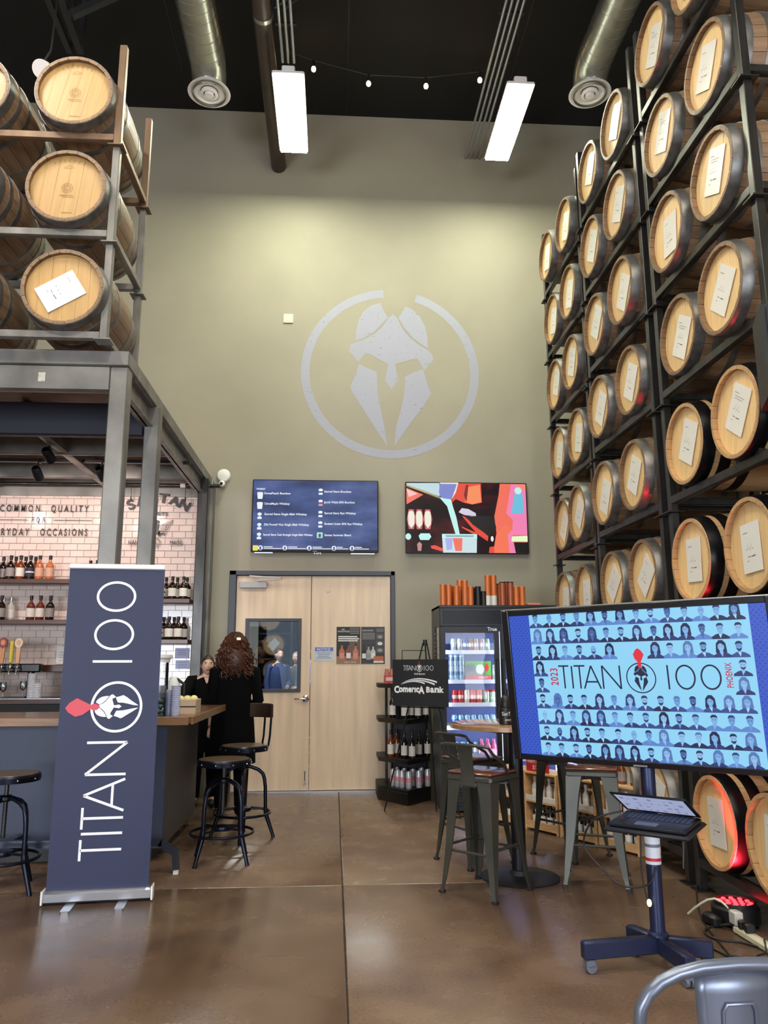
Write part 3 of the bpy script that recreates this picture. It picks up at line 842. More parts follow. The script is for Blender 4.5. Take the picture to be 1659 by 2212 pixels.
for p in pts:
    o = B().ball((0, 0, 0), (.028, .028, .036), warm, 12, 8).build('bulb', None, sl); o.location = Vector(p)-Vector((.7, 8.3, 8.6))
    o2 = B().tube([(0, 0, .03), (0, 0, .125)], .017, 8, ink).build('socket', None, o)
t = thing('spot_lamp', 'small white spotlight on a black bracket behind the top left barrel', 'spotlight', (-2.72, 6.4, 6.85))
b = B(); b.lathe([(.025, .1), (.06, .07), (.085, -.06), (.08, -.06)], 18, white_enamel, rotm('X', -.8)); b.build('shade', None, t)
o = B().lathe([(.001, -.055), (.076, -.05)], 18, M('spot_face', (255, 245, 225), .4, em=30), rotm('X', -.8), False).build('lamp_face', None, t)
b = B(); b.tube([(0, 0, .09), (.05, 0, .2), (.1, 0, 2.0)], .01, 6, ink); b.build('stem', None, t)

# track heads under the mezzanine, aimed at the tiles
tr = thing('light_track', 'black light track under the mezzanine deck', 'light track', (-2.9, 8.0, 3.5))
B().span((-3, -.02, .02), (1.38, .02, .05), blackm).build('rail', None, tr)
for k, (x, y, z, aim) in enumerate(((-2.74, 7.35, 3.42, (-2.6, 9.3, 2.5)), (-3.08, 8.0, 3.40, (-3.15, 9.3, 2.7)), (-2.43, 8.0, 3.40, (-2.2, 9.3, 2.7)))):
    t = thing('track_spotlight', 'black track spotlight under the mezzanine, %s' % ('nearest the camera', 'left of the pair near the tiles', 'right of the pair near the tiles')[k], 'spotlight', (x, y, z), 0, 'track spotlights')
    d = (Vector(aim)-Vector((x, y, z))).normalized(); Q = d.to_track_quat('-Z', 'Y').to_matrix().to_4x4()
    o = B().lathe([(.03, .09), (.045, .07), (.05, -.07), (.044, -.075), (.04, -.02), (.001, -.02)], 18, blackm, T(0, 0, 0) @ Q, False).build('lamp_head', None, t)
    B().tube([(0, 0, .05), (0, 0, .14), (0, 0, .145 if k else .2)], .01, 8, blackm).build('stem', None, t)
    B().box((0, 0, .13 if k else .2), (.05, .09, .03), blackm).build('adapter', None, t)
    l = bpy.data.lights.new('track_beam', 'SPOT'); l.energy = 34; l.color = (1, .82, .72); l.spot_size = 1.9; l.spot_blend = .7; l.shadow_soft_size = .025
    lo = bpy.data.objects.new('track_beam', l); C.objects.link(lo); lo.parent = t
    lo.matrix_local = T(*(d*.09)) @ Q
# more track beams on the part of the bar left of the frame
for x in (-4.0, -5.0):
    l = bpy.data.lights.new('track_beam', 'SPOT'); l.energy = 34; l.color = (1, .82, .72); l.spot_size = 1.9; l.spot_blend = .7; l.shadow_soft_size = .025
    lo = bpy.data.objects.new('track_beam', l); C.objects.link(lo); lo.location = (x, 8.0, 3.4)
    lo.rotation_euler = Vector((0, 1.3, -.75)).to_track_quat('-Z', 'Y').to_euler()
# ------------------------------------------------------------------ shared small builders
def bottle_parts(t, h, r, glass, cap, lab, lab2=None, shoulder=.62, square=False):
    n = 8 if square else 16
    X = rotm('Z', PI/8) if square else None
    B().lathe([(r*.9, 0), (r, .01), (r, h*shoulder*.92), (r*.9, h*shoulder), (r*.5, h*(shoulder+.09)), (max(.0125, r*.32), h*(shoulder+.14)), (max(.012, r*.3), h*.88)], n, glass, X).build('glass_body', None, t)
    B().lathe([(max(.015, r*.4), h*.84), (max(.015, r*.4), h), (max(.013, r*.36), h+.002)], 14, cap, None).build('cap', None, t)
    if lab:
        B().lathe([(r*1.015, h*.12), (r*1.015, h*.48)], n, lab, X, False).build('label', None, t)
    if lab2:
        B().lathe([(r*1.025, h*.27), (r*1.025, h*.33)], n, lab2, X, False).build('label_band', None, t)
def can_parts(t, h, r, body, band=None, band2=None):
    B().lathe([(r*.8, 0), (r, .012), (r, h-.02), (r*.82, h-.004), (r*.84, h), (r*.76, h), (r*.74, h-.006), (.001, h-.006)], 16, body, None, False).build('can_body', None, t)
    if band: B().lathe([(r*1.012, h*.35), (r*1.012, h*.62)], 16, band, None, False).build('print_band', None, t)
    if band2: B().lathe([(r*1.012, h*.66), (r*1.012, h*.8)], 16, band2, None, False).build('print_band', None, t)

whisky = M('whisky_amber', (120, 52, 18), .08, coat=.6)
whisky_red = M('whisky_red', (104, 36, 22), .08, coat=.6)
dark_glass = M('dark_bottle', (26, 14, 12), .08, coat=.6)
clear_liq = M('clear_spirit', (190, 186, 178), .06, coat=.6)
rose_liq = M('pale_amber', (184, 104, 66), .08, coat=.6)
label_w = M('bottle_label', (222, 214, 204), .6, var=.08, scale=60)
label_g = M('bottle_label_grey', (148, 138, 136), .6)
label_n = M('bottle_label_navy', (44, 40, 66), .6)
label_d = M('bottle_label_dark', (40, 34, 34), .6)
cap_b = M('bottle_cap', (24, 20, 20), .4)
walnut = M('walnut', (84, 54, 42), .35, var=.3, scale=3, stretch=(1, 6, 6), coat=.15)
bar_top = M('bar_top_wood', (108, 72, 50), .28, var=.32, scale=2.5, stretch=(.8, 5, 5), coat=.3)
bar_edge = M('bar_edge_wood', (126, 92, 62), .4, var=.35, scale=4, stretch=(.7, 5, 7))
bar_face = M('bar_front', (60, 68, 92), .5, var=.06, scale=2)
bar_side = M('bar_end', (70, 66, 64), .5, var=.08, scale=2)
clear_pl = glass_mat('clear_plastic', (.93, .95, .96), 1.6, .06)

# ------------------------------------------------------------------ bar
bar = thing('bar_counter', 'long bar counter with blue-grey front and thick wooden top, behind the tall banner', 'bar counter', (-1.05, 5.97, 0))
def bp_(bb, name, lab=None):
    o = bb.build(name, None, bar); o.location = (1.05, -5.97, 0)
    if lab: o['label'] = lab
    return o
bp_(B().prism([(-5.2, 5.965), (-1.045, 5.965), (-1.03, 7.74), (-1.78, 7.74), (-1.78, 6.75), (-5.2, 6.75)], 1.025, 1.07, bar_top), 'countertop')
bp_(B().span((-5.2, 5.955, 1.012), (-1.06, 5.967, 1.072), bar_edge, .003), 'edge_board')
bp_(B().span((-1.045, 5.97, 1.015), (-1.03, 7.745, 1.072), bar_edge, .003), 'edge_board')
bp_(B().span((-5.2, 6.27, .1), (-1.275, 6.33, 1.024), bar_face), 'front_panel')
bp_(B().span((-1.34, 6.33, .1), (-1.275, 7.7, 1.024), bar_side), 'end_panel')
bp_(B().span((-5.2, 6.36, 0), (-1.36, 6.42, .1), ink).span((-1.42, 6.42, 0), (-1.36, 7.65, .1), ink), 'toe_kick')
b = B(); ft = M('foot_rail_steel', (84, 88, 104), .3, .8)
b.bar((-5.2, 5.93, .215), (-1.20, 5.93, .215), .05, ft); b.bar((-1.215, 5.93, .215), (-1.10, 5.93, .14), .05, ft); b.bar((-1.105, 5.93, .155), (-1.095, 5.93, .03), .045, ft)
bp_(b, 'foot_rail')
bp_(B().box((-1.095, 5.93, .02), (.035, .035, .04), white_plastic), 'rail_foot', 'white foot of the rail')
for x in (-2.3, -3.6): bp_(B().bar((x, 5.93, .2), (x, 6.27, .2), .04, ft), 'rail_bracket')

# back bar
bk = thing('back_bar', 'dark back bar cabinet with thick wooden top under the bottle shelves', 'cabinet', (-3.4, 8.75, 0))
def bk_(bb, name):
    o = bb.build(name, None, bk); o.location = (3.4, -8.75, 0); return o
bk_(B().span((-5.2, 8.6, 1.045), (-1.64, 9.29, 1.10), walnut, .004), 'worktop')
bk_(B().span((-5.2, 8.68, 0), (-1.66, 9.28, 1.045), M('cabinet_dark', (34, 28, 30), .5)), 'carcass')
for i in range(4):
    bk_(B().span((-5.15+i*.88, 8.655, .12), (-4.31+i*.88, 8.68, .86), alu, .004), 'door')
bk_(B().span((-5.2, 8.59, 1.098), (-1.64, 8.61, 1.104), alu), 'steel_strip')

def shelf(x0, x1, ztop, label, th=.05):
    t = tag(B().span((x0, 9.02, ztop-th), (x1, TY-.007, ztop), walnut, .004).build('wall_shelf'), label, 'shelf', 'wooden shelves behind the bar')
    return t
SL = (2.413, 1.952); SR = (2.193, 1.731)
shelf(-5.2, -2.62, SL[0], 'upper brown shelf left of the banner, on the tiled wall')
shelf(-5.2, -2.62, SL[1], 'lower brown shelf left of the banner, on the tiled wall')
shelf(-2.45, -1.652, SR[0], 'upper brown shelf right of the banner, beside the wall post')
shelf(-2.45, -1.652, SR[1], 'lower brown shelf right of the banner, beside the wall post')
shelf(-5.2, -2.62, 1.45, 'long brown ledge behind the beer taps', .075)
def px2x(px, y): return (px-719.5)/1669.6*y*1.013
def bottles(rows, group, where, r=.047):
    protos = {}
    for i, (x, y, z, kind, h, lab) in enumerate(rows):
        if kind not in protos:
            t = thing('liquor_bottle', lab, 'bottle', (x, y, z), 0, group)
            g, c_, l1, l2 = kind
            bottle_parts(t, h, r, g, c_, l1, l2)
            protos[kind] = t
        else: dup(protos[kind], lab, (x, y, z))
K1 = (dark_glass, cap_b, label_g, None); K2 = (whisky, cap_b, label_w, None); K3 = (dark_glass, cap_b, label_n, label_w)
K4 = (rose_liq, cap_b, M('bottle_label_peach', (206, 158, 132), .6), None); K5 = (whisky_red, cap_b, label_w, None); K6 = (dark_glass, cap_b, label_w, None); K7 = (clear_liq, alu, label_w, None); K8 = (whisky, cap_b, label_w, label_d)
def row(pxs, y, z, h, kinds, where, group):
    out = []
    n = len(pxs)
    nm = {id(K1): 'dark bottle with grey label', id(K2): 'amber bottle with pale label', id(K3): 'dark bottle with navy label', id(K4): 'pale amber bottle', id(K5): 'red-amber bottle with pale label', id(K6): 'dark bottle with white label', id(K7): 'clear bottle', id(K8): 'amber bottle with white label'}
    for i, px in enumerate(pxs):
        k = kinds[i % len(kinds)]
        out.append((px2x(px, y), y, z, k, h, '%s, %s from left, %s' % (nm[id(k)], ordn(i), where)))
    bottles(out, group, where)
UL = 'bottles on the upper left bar shelf'; LL = 'bottles on the lower left bar shelf'; UR = 'bottles on the upper right bar shelf'; LR = 'bottles on the lower right bar shelf'
row((-14, 14, 47, 67, 87, 106, 127), 9.09, SL[0], .275, (K1, K1, K1, K2, K3, K4, K4), 'front row, top left shelf', UL)
row((4, 32, 57, 77, 97), 9.21, SL[0], .275, (K6, K1, K2, K3, K2), 'back row, top left shelf', UL)
row((-10, 12, 36, 95, 114, 134), 9.09, SL[1], .275, (K6, K1, K1, K5, K5, K1), 'front row, second left shelf', LL)
row((22, 40, 55), 9.215, SL[1], .265, (K7, K7, K7), 'back row, second left shelf', LL)
row((358, 381, 404), 9.09, SR[0], .26, (K8, K6, K6), 'front row, upper right shelf', UR)
row((368, 391, 411), 9.21, SR[0], .26, (K6, K6, K6), 'back row, upper right shelf', UR)
row((357, 378, 397), 9.09, SR[1], .26, (K8, K6, K6), 'front row, lower right shelf', LR)
row((367, 388, 408), 9.21, SR[1], .26, (K6, K6, K6), 'back row, lower right shelf', LR)
# two stray bottles peeping over the banner
t = thing('wall_shelf', 'short shelf half hidden behind the top of the banner', 'shelf', (-2.8, 9.17, 2.35), 0)
B().box((0, 0, 0), (.3, .27, .05), walnut, None, .004).build('board', None, t)
bottles([(-2.90, 9.12, 2.375, K7, .2, 'short clear bottle peeping over the left of the banner top'), (-2.84, 9.18, 2.375, K6, .27, 'dark-capped bottle peeping over the banner top, left of two'), (-2.75, 9.14, 2.375, K6, .27, 'dark-capped bottle peeping over the banner top, right of two')], UL, '')
# draft tower and taps
tower = thing('beer_tap_tower', 'black horizontal draft tower on two legs, on the back bar', 'tap tower', (-3.4, 8.85, 1.10))
B().span((-1.6, -.06, .275), (.22, .06, .365), M('tower_black', (16, 16, 20), .25), .012).build('tower_body', None, tower)
for x in (.11, -.38, -1.1): B().lathe([(.06, 0), (.06, .012), (.036, .02), (.036, .275)], 18, M('tower_black', (16, 16, 20), .25), T(x, 0, 0)).build('tower_leg', None, tower)
tapc = [(M('tap_white', (226, 214, 210), .4), M('tap_pink', (222, 150, 150), .4)), (M('tap_pink', (222, 150, 150), .4), M('tap_white', (226, 214, 210), .4)), (M('tap_charcoal', (34, 32, 36), .4), M('tap_rose', (206, 96, 100), .4)),
        (M('tap_orange', (224, 150, 90), .4), M('tap_maroon', (150, 50, 56), .4)), (M('tap_yellow', (232, 200, 50), .4), M('tap_yellow', (232, 200, 50), .4)), (M('tap_peach', (236, 178, 130), .4), M('tap_cream', (240, 216, 196), .4))]
tn = ('white and pink', 'pale pink', 'charcoal and rose', 'orange and maroon', 'yellow', 'peach')
for i, px in enumerate((-0, 18, 33, 51, 68, 82)):
    x = px2x(px, 8.79)
    t = thing('beer_tap', '%s tap handle with chrome faucet on the black draft tower' % tn[i], 'beer tap', (x, 8.79, 1.43), 0, 'beer taps')
    b = B(); b.tube([(0, .0, -.0), (0, -.05, .005), (0, -.075, -.02), (0, -.08, -.075)], [.016, .014, .012, .009], 10, chrome); b.tube([(0, -.05, .0), (0, -.055, .04)], .01, 8, chrome); b.build('faucet', None, t)
    a, c_ = tapc[i]
    if i == 4: B().box((0, -.055, .16), (.04, .03, .24), a, None, .008).build('handle', None, t)
    else: B().prism([(-.016, 0), (.016, 0), (.024, .2), (-.024, .2)], -.012, .012, a, T(0, -.055, .04) @ rotm('X', PI/2)).build('handle', None, t)
    if i != 4:
        hx = [(-.042, .02), (0, -.01), (.042, .02), (.042, .085), (0, .112), (-.042, .085)] if i in (2, 3, 0) else [(.042*math.cos(q*PI/8), .05+.052*math.sin(q*PI/8)) for q in range(16)]
        o = B().prism(hx, -.014, .014, a if i in (2,) else c_, T(0, -.056, .205) @ rotm('X', PI/2)).build('medallion', None, t)
        B().ell(0, .26, .024, .03, a if i != 2 else c_, 1).build('medallion_print', None, t).location = (0, -.0715, 0)
# glasses on the back bar
glassy = glass_mat('drinking_glass', (.90, .92, .93), 2.2, .04)
k = 0
for r_ in range(2):
    for i, px in enumerate((8, 20, 31, 43, 54)):
        lab = 'clear stemmed glass on the back bar, %s from left in the %s row' % (ordn(i), ('front', 'back')[r_])
        loc = (px2x(px, 8.7+r_*.11), 8.7+r_*.11, 1.104)
        if k == 0:
            g0 = thing('stemmed_glass', lab, 'glass', loc, 0, 'glasses on the back bar')
            B().lathe([(.03, 0), (.03, .003), (.005, .008), (.004, .06), (.03, .085), (.036, .12), (.03, .165)], 14, glassy, None, False).build('bowl', None, g0)
        else: dup(g0, lab, loc)
        k += 1
g = thing('stemmed_glass', 'clear stemmed glass alone right of the tap tower leg', 'glass', (px2x(93, 8.7), 8.7, 1.104), 0)
B().lathe([(.03, 0), (.03, .003), (.005, .008), (.004, .08), (.03, .1), (.036, .14), (.03, .18)], 14, glassy, None, False).build('bowl', None, g)
for i, (px, h) in enumerate(((110, .27), (122, .17))):
    t = thing('cup_stack', ('tall', 'short')[i]+' stack of clear plastic cups on the back bar left of the banner', 'cups', (px2x(px, 8.72), 8.72, 1.104), 0, 'stacks of plastic cups')
    prof = []
    for q in range(int(h/.02)): prof += [(.045-.003, q*.02), (.048, q*.02+.018)]
    B().lathe(prof, 14, M('cup_plastic', (214, 212, 216), .2, coat=.3), None, False).build('cups', None, t)
b = B(); b.span((-.11, 0, 0), (.11, .01, .2), paperw)
t = tag(b.build('wall_notice'), 'white handwritten notice on the tiles right of the beer taps', 'notice'); t.location = (-3.07, 9.27, 1.46)
b = B()
for i in range(4): b.rect(-.08, .13-i*.03, .05+.01*(i % 2), .136-i*.03, inkg, 1)
b.build('handwriting', None, t, False)
for i, (x, z, w_, h) in enumerate(((-1.84, 1.52, .16, .12), (-1.83, 1.40, .16, .1))):
    t = tag(B().span((0, 0, 0), (w_, .006, h), M('notice_lilac', (186, 186, 222), .5)).build('wall_notice'), 'pale lilac notice on the tiles beside the wall post, %s of two' % ('upper', 'lower')[i], 'notice', 'notices by the wall post'); t.location = (x, 9.29, z)
    b = B()
    for q in range(3): b.rect(.03, h-.03-q*.025, w_-.03, h-.024-q*.025, M('notice_ink', (110, 124, 150), .6), 1)
    b.build('notice_print', None, t, False)
# things on the end of the bar counter
t = thing('drinks_dispenser', 'tall clear drinks dispenser with white lid on the bar end', 'dispenser', (-1.535, 7.1, 1.07))
B().lathe([(.075, .02), (.08, .03), (.08, .40)], 24, clear_pl, None, False).build('cylinder', None, t)
B().lathe([(.072, .03), (.072, .2)], 20, M('water_tint', (196, 200, 214), .1, coat=.5)).build('water', None, t)
B().lathe([(.09, 0), (.09, .02), (.07, .022)], 24, white_plastic).build('base', None, t)
B().lathe([(.088, .40), (.088, .425), (.11, .44), (.11, .465), (.1, .468)], 24, white_plastic).build('lid', None, t)
B().tube([(0, -.08, .05), (0, -.12, .05), (0, -.125, .03)], .012, 8, chrome).build('spout', None, t)
t = thing('soda_gun_holder', 'white and black coffee flask beside the drinks dispenser on the bar end', 'flask', (-1.475, 7.45, 1.07))
t['label'] = 'white flask with black handle beside the drinks dispenser on the bar end'
B().lathe([(.055, 0), (.06, .02), (.06, .2), (.04, .25), (.035, .27)], 20, white_plastic).build('flask_body', None, t)
B().tube([(.055, -.01, .06), (.10, -.01, .07), (.10, -.01, .2), (.03, -.01, .25)], .014, 8, ink).build('handle', None, t)
t.name = 'coffee_flask'
t = thing('glass_box', 'square clear box of teal sweets at the front of the bar end', 'box', (-1.335, 6.12, 1.07))
for x0, y0_, x1, y1_ in ((-.075, -.075, .075, -.072), (-.075, .072, .075, .075), (-.075, -.072, -.072, .072), (.072, -.072, .075, .072)):
    B().span((x0, y0_, 0), (x1, y1_, .17), clear_pl).build('pane', None, t)
q = random.Random(3); b = B(); teal = [M('teal_a', (52, 120, 116), .4), M('teal_b', (34, 74, 78), .4), M('teal_c', (150, 190, 182), .4)]
for i in range(90): b.ball((q.uniform(-.06, .06), q.uniform(-.06, .06), q.uniform(.012, .14)), (.014, .014, .009), teal[i % 3], 6, 4)
b.build('sweets', None, t)['kind'] = 'stuff'
for i, (x, y, h) in enumerate(((-1.195, 6.14, .235), (-1.25, 6.22, .2))):
    t = thing('cup_stack', ('front', 'rear')[i]+' stack of clear plastic cups at the corner of the bar end', 'cups', (x, y, 1.07), 0, 'stacks of plastic cups on the bar end')
    prof = []
    for q_ in range(int(h/.016)): prof += [(.033, q_*.016), (.037, q_*.016+.014)]
    B().lathe(prof, 14, M('cup_blue_clear', (184, 190, 220), .15, coat=.5), None, False).build('cups', None, t)
t = thing('garnish_box', 'pale wooden garnish caddy holding lemon slices at the bar corner', 'caddy', (-1.135, 6.30, 1.07))
B().span((-.085, -.12, 0), (.085, .12, .006), oak_pale).build('base', None, t)
for x0, y0_, x1, y1_ in ((-.085, -.12, .085, -.108), (-.085, .108, .085, .12), (-.085, -.108, -.073, .108), (.073, -.108, .085, .108)):
    B().span((x0, y0_, .006), (x1, y1_, .115), M('caddy_wood', (190, 166, 140), .5, var=.1, scale=3), .002).build('side', None, t)
B().span((-.087, -.123, .06), (.087, -.12, .068), ink).build('band', None, t)
for i in range(3):
    u = tag(B().ball((0, 0, 0), (.032, .028, .03), M('lemon_cream', (228, 214, 150), .5, var=.1, scale=20), 12, 8).build('lemon'), 'pale lemon piece in the wooden caddy, %s' % ('left', 'middle', 'right')[i], 'lemon', 'lemons in the caddy')
    u.location = (-1.18+.045*i, 6.25+.035*i, 1.185)
B().span((-.07, -.1, .06), (.07, .1, .10), M('caddy_fill', (160, 120, 90), .7)).build('liner', None, t)

# ------------------------------------------------------------------ wall things
t = thing('wall_router', 'round white wireless router on the wall right of the wall post', 'router', (-1.375, WALL_Y, 3.71))
B().lathe([(.083, 0), (.085, .012), (.07, .035), (.03, .045), (.001, .046)], 28, white_plastic, T(0, -.012, .03) @ rotm('X', PI/2)).build('router_disc', None, t)
B().lathe([(.03, 0), (.04, .03), (.035, .08), (.001, .09)], 18, white_plastic, T(-.01, -.004, -.08) @ rotm('X', PI/2)).build('camera_dome', None, t)
B().lathe([(.02, .0), (.001, .012)], 14, ink, T(-.015, -.092, -.085) @ rotm('X', PI/2)).build('lens', None, t)
t = thing('wall_sensor', 'small square cream sensor plate on the wall left of the emblem', 'sensor', (-.625, WALL_Y, 5.85))
B().box((0, -.008, 0), (.125, .016, .125), M('cream_plate', (214, 206, 184), .4), None, .004).build('plate', None, t)
B().box((0, -.018, .0), (.07, .006, .075), M('cream_plate', (214, 206, 184), .4), None, .002).build('button', None, t)
t = thing('wall_panel', 'small dark framed card on the wall between the two women and the post', 'card', (-1.36, WALL_Y, 1.43))
B().box((0, -.01, 0), (.1, .02, .16), white_plastic, None, .003).build('frame', None, t)
B().box((0.005, -.021, .0), (.06, .004, .12), M('card_navy', (40, 46, 66), .4)).build('card', None, t)

def flat_tv(name, label, x0, x1, z0, z1, group):
    t = thing(name, label, 'television', ((x0+x1)/2, WALL_Y, (z0+z1)/2), 0, group)
    w_, h = x1-x0, z1-z0
    B().box((0, -.055, 0), (w_, .045, h), M('tv_black', (12, 12, 14), .25), None, .006).build('case', None, t)
    B().box((0, -.016, 0), (w_*.4, .032, h*.5), blackm).build('wall_mount', None, t)
    B().box((0, -.0785, -h/2+.012), (.05, .003, .012), chrome).build('badge', None, t)
    return t, w_, h
# menu screen
tv1, w_, h = flat_tv('wall_television', 'left wall television showing a blue drinks menu above the wooden door', -1.009, .536, 2.785, 3.687, 'wall televisions')
tv1.scale = (1, 1, 1)
def screen_grad(name, c0, c1, c2, s, scale=1.6):
    m = bpy.data.materials.new(name); m.use_nodes = True; nt = m.node_tree; b = nt.nodes['Principled BSDF']
    b.inputs['Base Color'].default_value = (.01, .01, .01, 1); b.inputs['Roughness'].default_value = .15
    tc = nt.nodes.new('ShaderNodeTexCoord'); mp = nt.nodes.new('ShaderNodeMapping'); mp.inputs['Scale'].default_value = (1, 1, 2.2)
    nz = nt.nodes.new('ShaderNodeTexNoise'); nz.inputs['Scale'].default_value = scale; nz.inputs['Detail'].default_value = 4
    rp = nt.nodes.new('ShaderNodeValToRGB'); e = rp.color_ramp.elements
    e[0].position = .32; e[0].color = lin(c0); e[1].position = .72; e[1].color = lin(c2); k = e.new(.52); k.color = lin(c1)
    nt.links.new(tc.outputs['Object'], mp.inputs[0]); nt.links.new(mp.outputs[0], nz.inputs['Vector']); nt.links.new(nz.outputs['Fac'], rp.inputs[0])
    nt.links.new(rp.outputs[0], b.inputs['Emission Color']); b.inputs['Emission Strength'].default_value = s
    return m
def E(name, col, s=1.0): return M('glow_'+name, col, .3, em=s)
scr = screen_grad('menu_screen', (52, 62, 100), (78, 96, 150), (110, 122, 178), .85)
b = B(); b.rect(-w_/2+.012, -h/2+.03, w_/2-.012, h/2-.012, scr, 0)
o = b.build('screen', None, tv1, False); o.location.y = -.0785
wt = E('white', (238, 244, 255), .95)
b = B(); cx, cz = (-1.009+.536)/2, (2.785+3.687)/2
ok = E('icon_cyan', (150, 220, 225), .95); pk = E('icon_pink', (235, 150, 160), .95)
for i, z in enumerate((3.49, 3.365, 3.235, 3.105, 2.985)):
    x = -.915-cx; v = z-cz
    if i < 2: b.poly([(x-.028, v-.05), (x+.028, v-.05), (x+.036, v+.03), (x+.02, v+.036), (x-.02, v+.036), (x-.036, v+.03)], wt, 1)
    else: b.poly([(x-.022, v+.0), (x+.022, v), (x+.026, v+.025), (x, v+.038), (x-.026, v+.025)], wt, 1); b.rect(x-.026, v-.045, x+.026, v-.018, wt, 1); b.rect(x-.012, v-.018, x+.012, v, ok, 1)
for i, z in enumerate((3.545, 3.405, 3.265, 3.135)):
    x = -.175-cx; v = z-cz
    b.poly([(x-.022, v), (x+.022, v), (x+.026, v+.025), (x, v+.034), (x-.026, v+.025)], wt, 1); b.rect(x-.024, v-.045, x+.024, v-.02, pk if i == 1 else wt, 1)
b.rect(-.215-cx, 2.96-cz, -.145-cx, 3.03-cz, E('icon_green', (170, 230, 200), .95), 1); b.ell(-.18-cx, 2.99-cz, .016, .024, scr, 2)
b.rect(-.985-cx, 2.80-cz, -.925-cx, 2.865-cz, E('icon_yellow', (240, 226, 90), .95), 1)
for x in (-.895, -.60, -.305, -.005, .215): b.ell(x-cx, 2.835-cz, .03, .03, wt, 1); b.ell(x-cx, 2.84-cz, .012, .014, scr, 2); b.rect(x-.015-cx, 2.812-cz, x+.015-cx, 2.826-cz, scr, 2)
o = b.build('menu_icons', None, tv1, False); o.location.y = -.0785
def mt(s, x, z, size, x2=None):
    o = text(s, size, wt, T(x-cx, -.0795, z-cz), name='menu_lettering', parent=tv1, bold=.0008)
    if x2:
        w0 = max(v.co.x for v in o.data.vertices)-min(v.co.x for v in o.data.vertices)
        s_ = (x2-x)/w0
        for v in o.data.vertices: v.co.x = (x-cx)+(v.co.x-(x-cx))*s_
mt('WHISKEY', -.962, 3.555, .03, -.85)
for (s, x, z, x2) in (('SweetPeach Bourbon', -.866, 3.500, -.545), ('CinnaMaple Whiskey', -.862, 3.37, -.552), ('Sacred Stave Single Malt Whiskey', -.858, 3.24, -.34), ('Ziki Powell Vine Single Malt Whiskey', -.862, 3.11, -.31), ('Sacred Stave Cask Strength Single Malt Whiskey', -.866, 2.985, -.265),
                      ('Sacred Stave Bourbon', -.132, 3.53, .2), ('Jacob Waltz 83% Bourbon', -.13, 3.395, .248), ('Sacred Stave Rye Whiskey', -.128, 3.258, .26), ('Bottled Under 83% Rye Whiskey', -.126, 3.125, .34), ('Santan Summer Blend', -.124, 2.985, .2)):
    mt(s, x, z, .036, x2)
for (x, x2) in ((-.855, -.64), (-.56, -.34), (-.265, -.04), (.03, .17), (.25, .42)):
    b = B(); b.rect(x-cx, 2.842-cz, x+(x2-x)*.5-cx, 2.852-cz, wt, 1); b.rect(x-cx, 2.823-cz, x2-cx, 2.832-cz, wt, 1); b.build('menu_print', None, tv1, False).location.y = -.0785
mt('4 of 6', -.25, 2.762, .03, -.16)
b = B(); b.rect(-.965-cx, 2.768-cz, -.745-cx, 2.782-cz, wt, 1); b.rect(.2-cx, 2.762-cz, .49-cx, 2.776-cz, wt, 1); b.build('menu_print', None, tv1, False).location.y = -.0785
# cocktail screen
tv2, w_, h = flat_tv('wall_television', 'right wall television showing a cocktail being poured, above the fridge', .873, 2.405, 2.78, 3.68, 'wall televisions')
W2, H2 = w_/2-.012, h/2-.014
def uv(zx, zy): return ((zx-832)/742*W2, (575-zy)/420*H2)
b = B()
b.rect(-W2, -H2, W2, H2, screen_grad('cocktail_dark', (10, 8, 18), (40, 12, 24), (96, 26, 34), .8, 2.2), 0)
def pg(pts, m, l): b.poly([uv(*p) for p in pts][::-1], m, l)
red = E('red', (226, 70, 52)); coral = E('coral', (240, 110, 90)); pinkg = E('pinkglow', (240, 130, 180)); cyan = E('cyan', (190, 240, 236)); dk = E('dk', (12, 10, 16), .5); ivory = E('ivory', (236, 232, 214)); blu = E('steelblue', (120, 130, 200)); orange_ = E('orange', (244, 140, 90))
pg([(1250, 155), (1570, 155), (1570, 1000), (1140, 1000), (1190, 760), (1170, 560), (1230, 300)], coral, 1)
pg([(1390, 160), (1572, 160), (1572, 780), (1380, 780), (1400, 600), (1320, 520)], pinkg, 2)
pg([(1150, 1000), (1180, 800), (1300, 640), (1380, 720), (1380, 880), (1420, 1000)], E('salmon', (244, 116, 84)), 2)
pg([(1330, 780), (1380, 720), (1400, 900), (1425, 1000), (1340, 1000)], pinkg, 3)
pg([(1380, 800), (1572, 790), (1572, 860), (1370, 860)], E('lime', (226, 250, 200)), 4)
pg([(1400, 870), (1572, 870), (1572, 1000), (1420, 1000)], dk, 4)
pg([(1430, 280), (1530, 280), (1540, 520), (1380, 520)], E('aqua', (110, 190, 220)), 4); b.ell(*uv(1475, 240), .045, .045, cyan, 5)
pg([(1420, 165), (1572, 165), (1572, 230), (1500, 190)], orange_, 3)
pg([(720, 155), (1015, 155), (1020, 390), (900, 415), (800, 395), (700, 350), (640, 400)], red, 1)
pg([(850, 200), (1000, 170), (1015, 385), (905, 412), (810, 385)], orange_, 2); pg([(800, 300), (830, 170), (860, 180), (830, 390)], E('wine', (120, 30, 30)), 3)
pg([(95, 200), (500, 330), (520, 370), (440, 345), (95, 190)], dk, 4)
pg([(92, 160), (500, 155), (500, 320), (330, 260), (92, 175)], E('tin_hi', (190, 214, 224)), 3); pg([(92, 175), (300, 245), (500, 325), (500, 345), (92, 200)], E('tin_gold', (180, 170, 120)), 4)
pg([(92, 220), (300, 300), (110, 410), (92, 420)], coral, 2); pg([(92, 230), (230, 290), (120, 330)], E('skin_glow', (245, 190, 190)), 3)
pg([(505, 160), (725, 155), (715, 230), (640, 355), (520, 350), (492, 270)], blu, 4); pg([(500, 150), (735, 148), (700, 270), (640, 365), (690, 240), (715, 165), (515, 165)], ivory, 5)
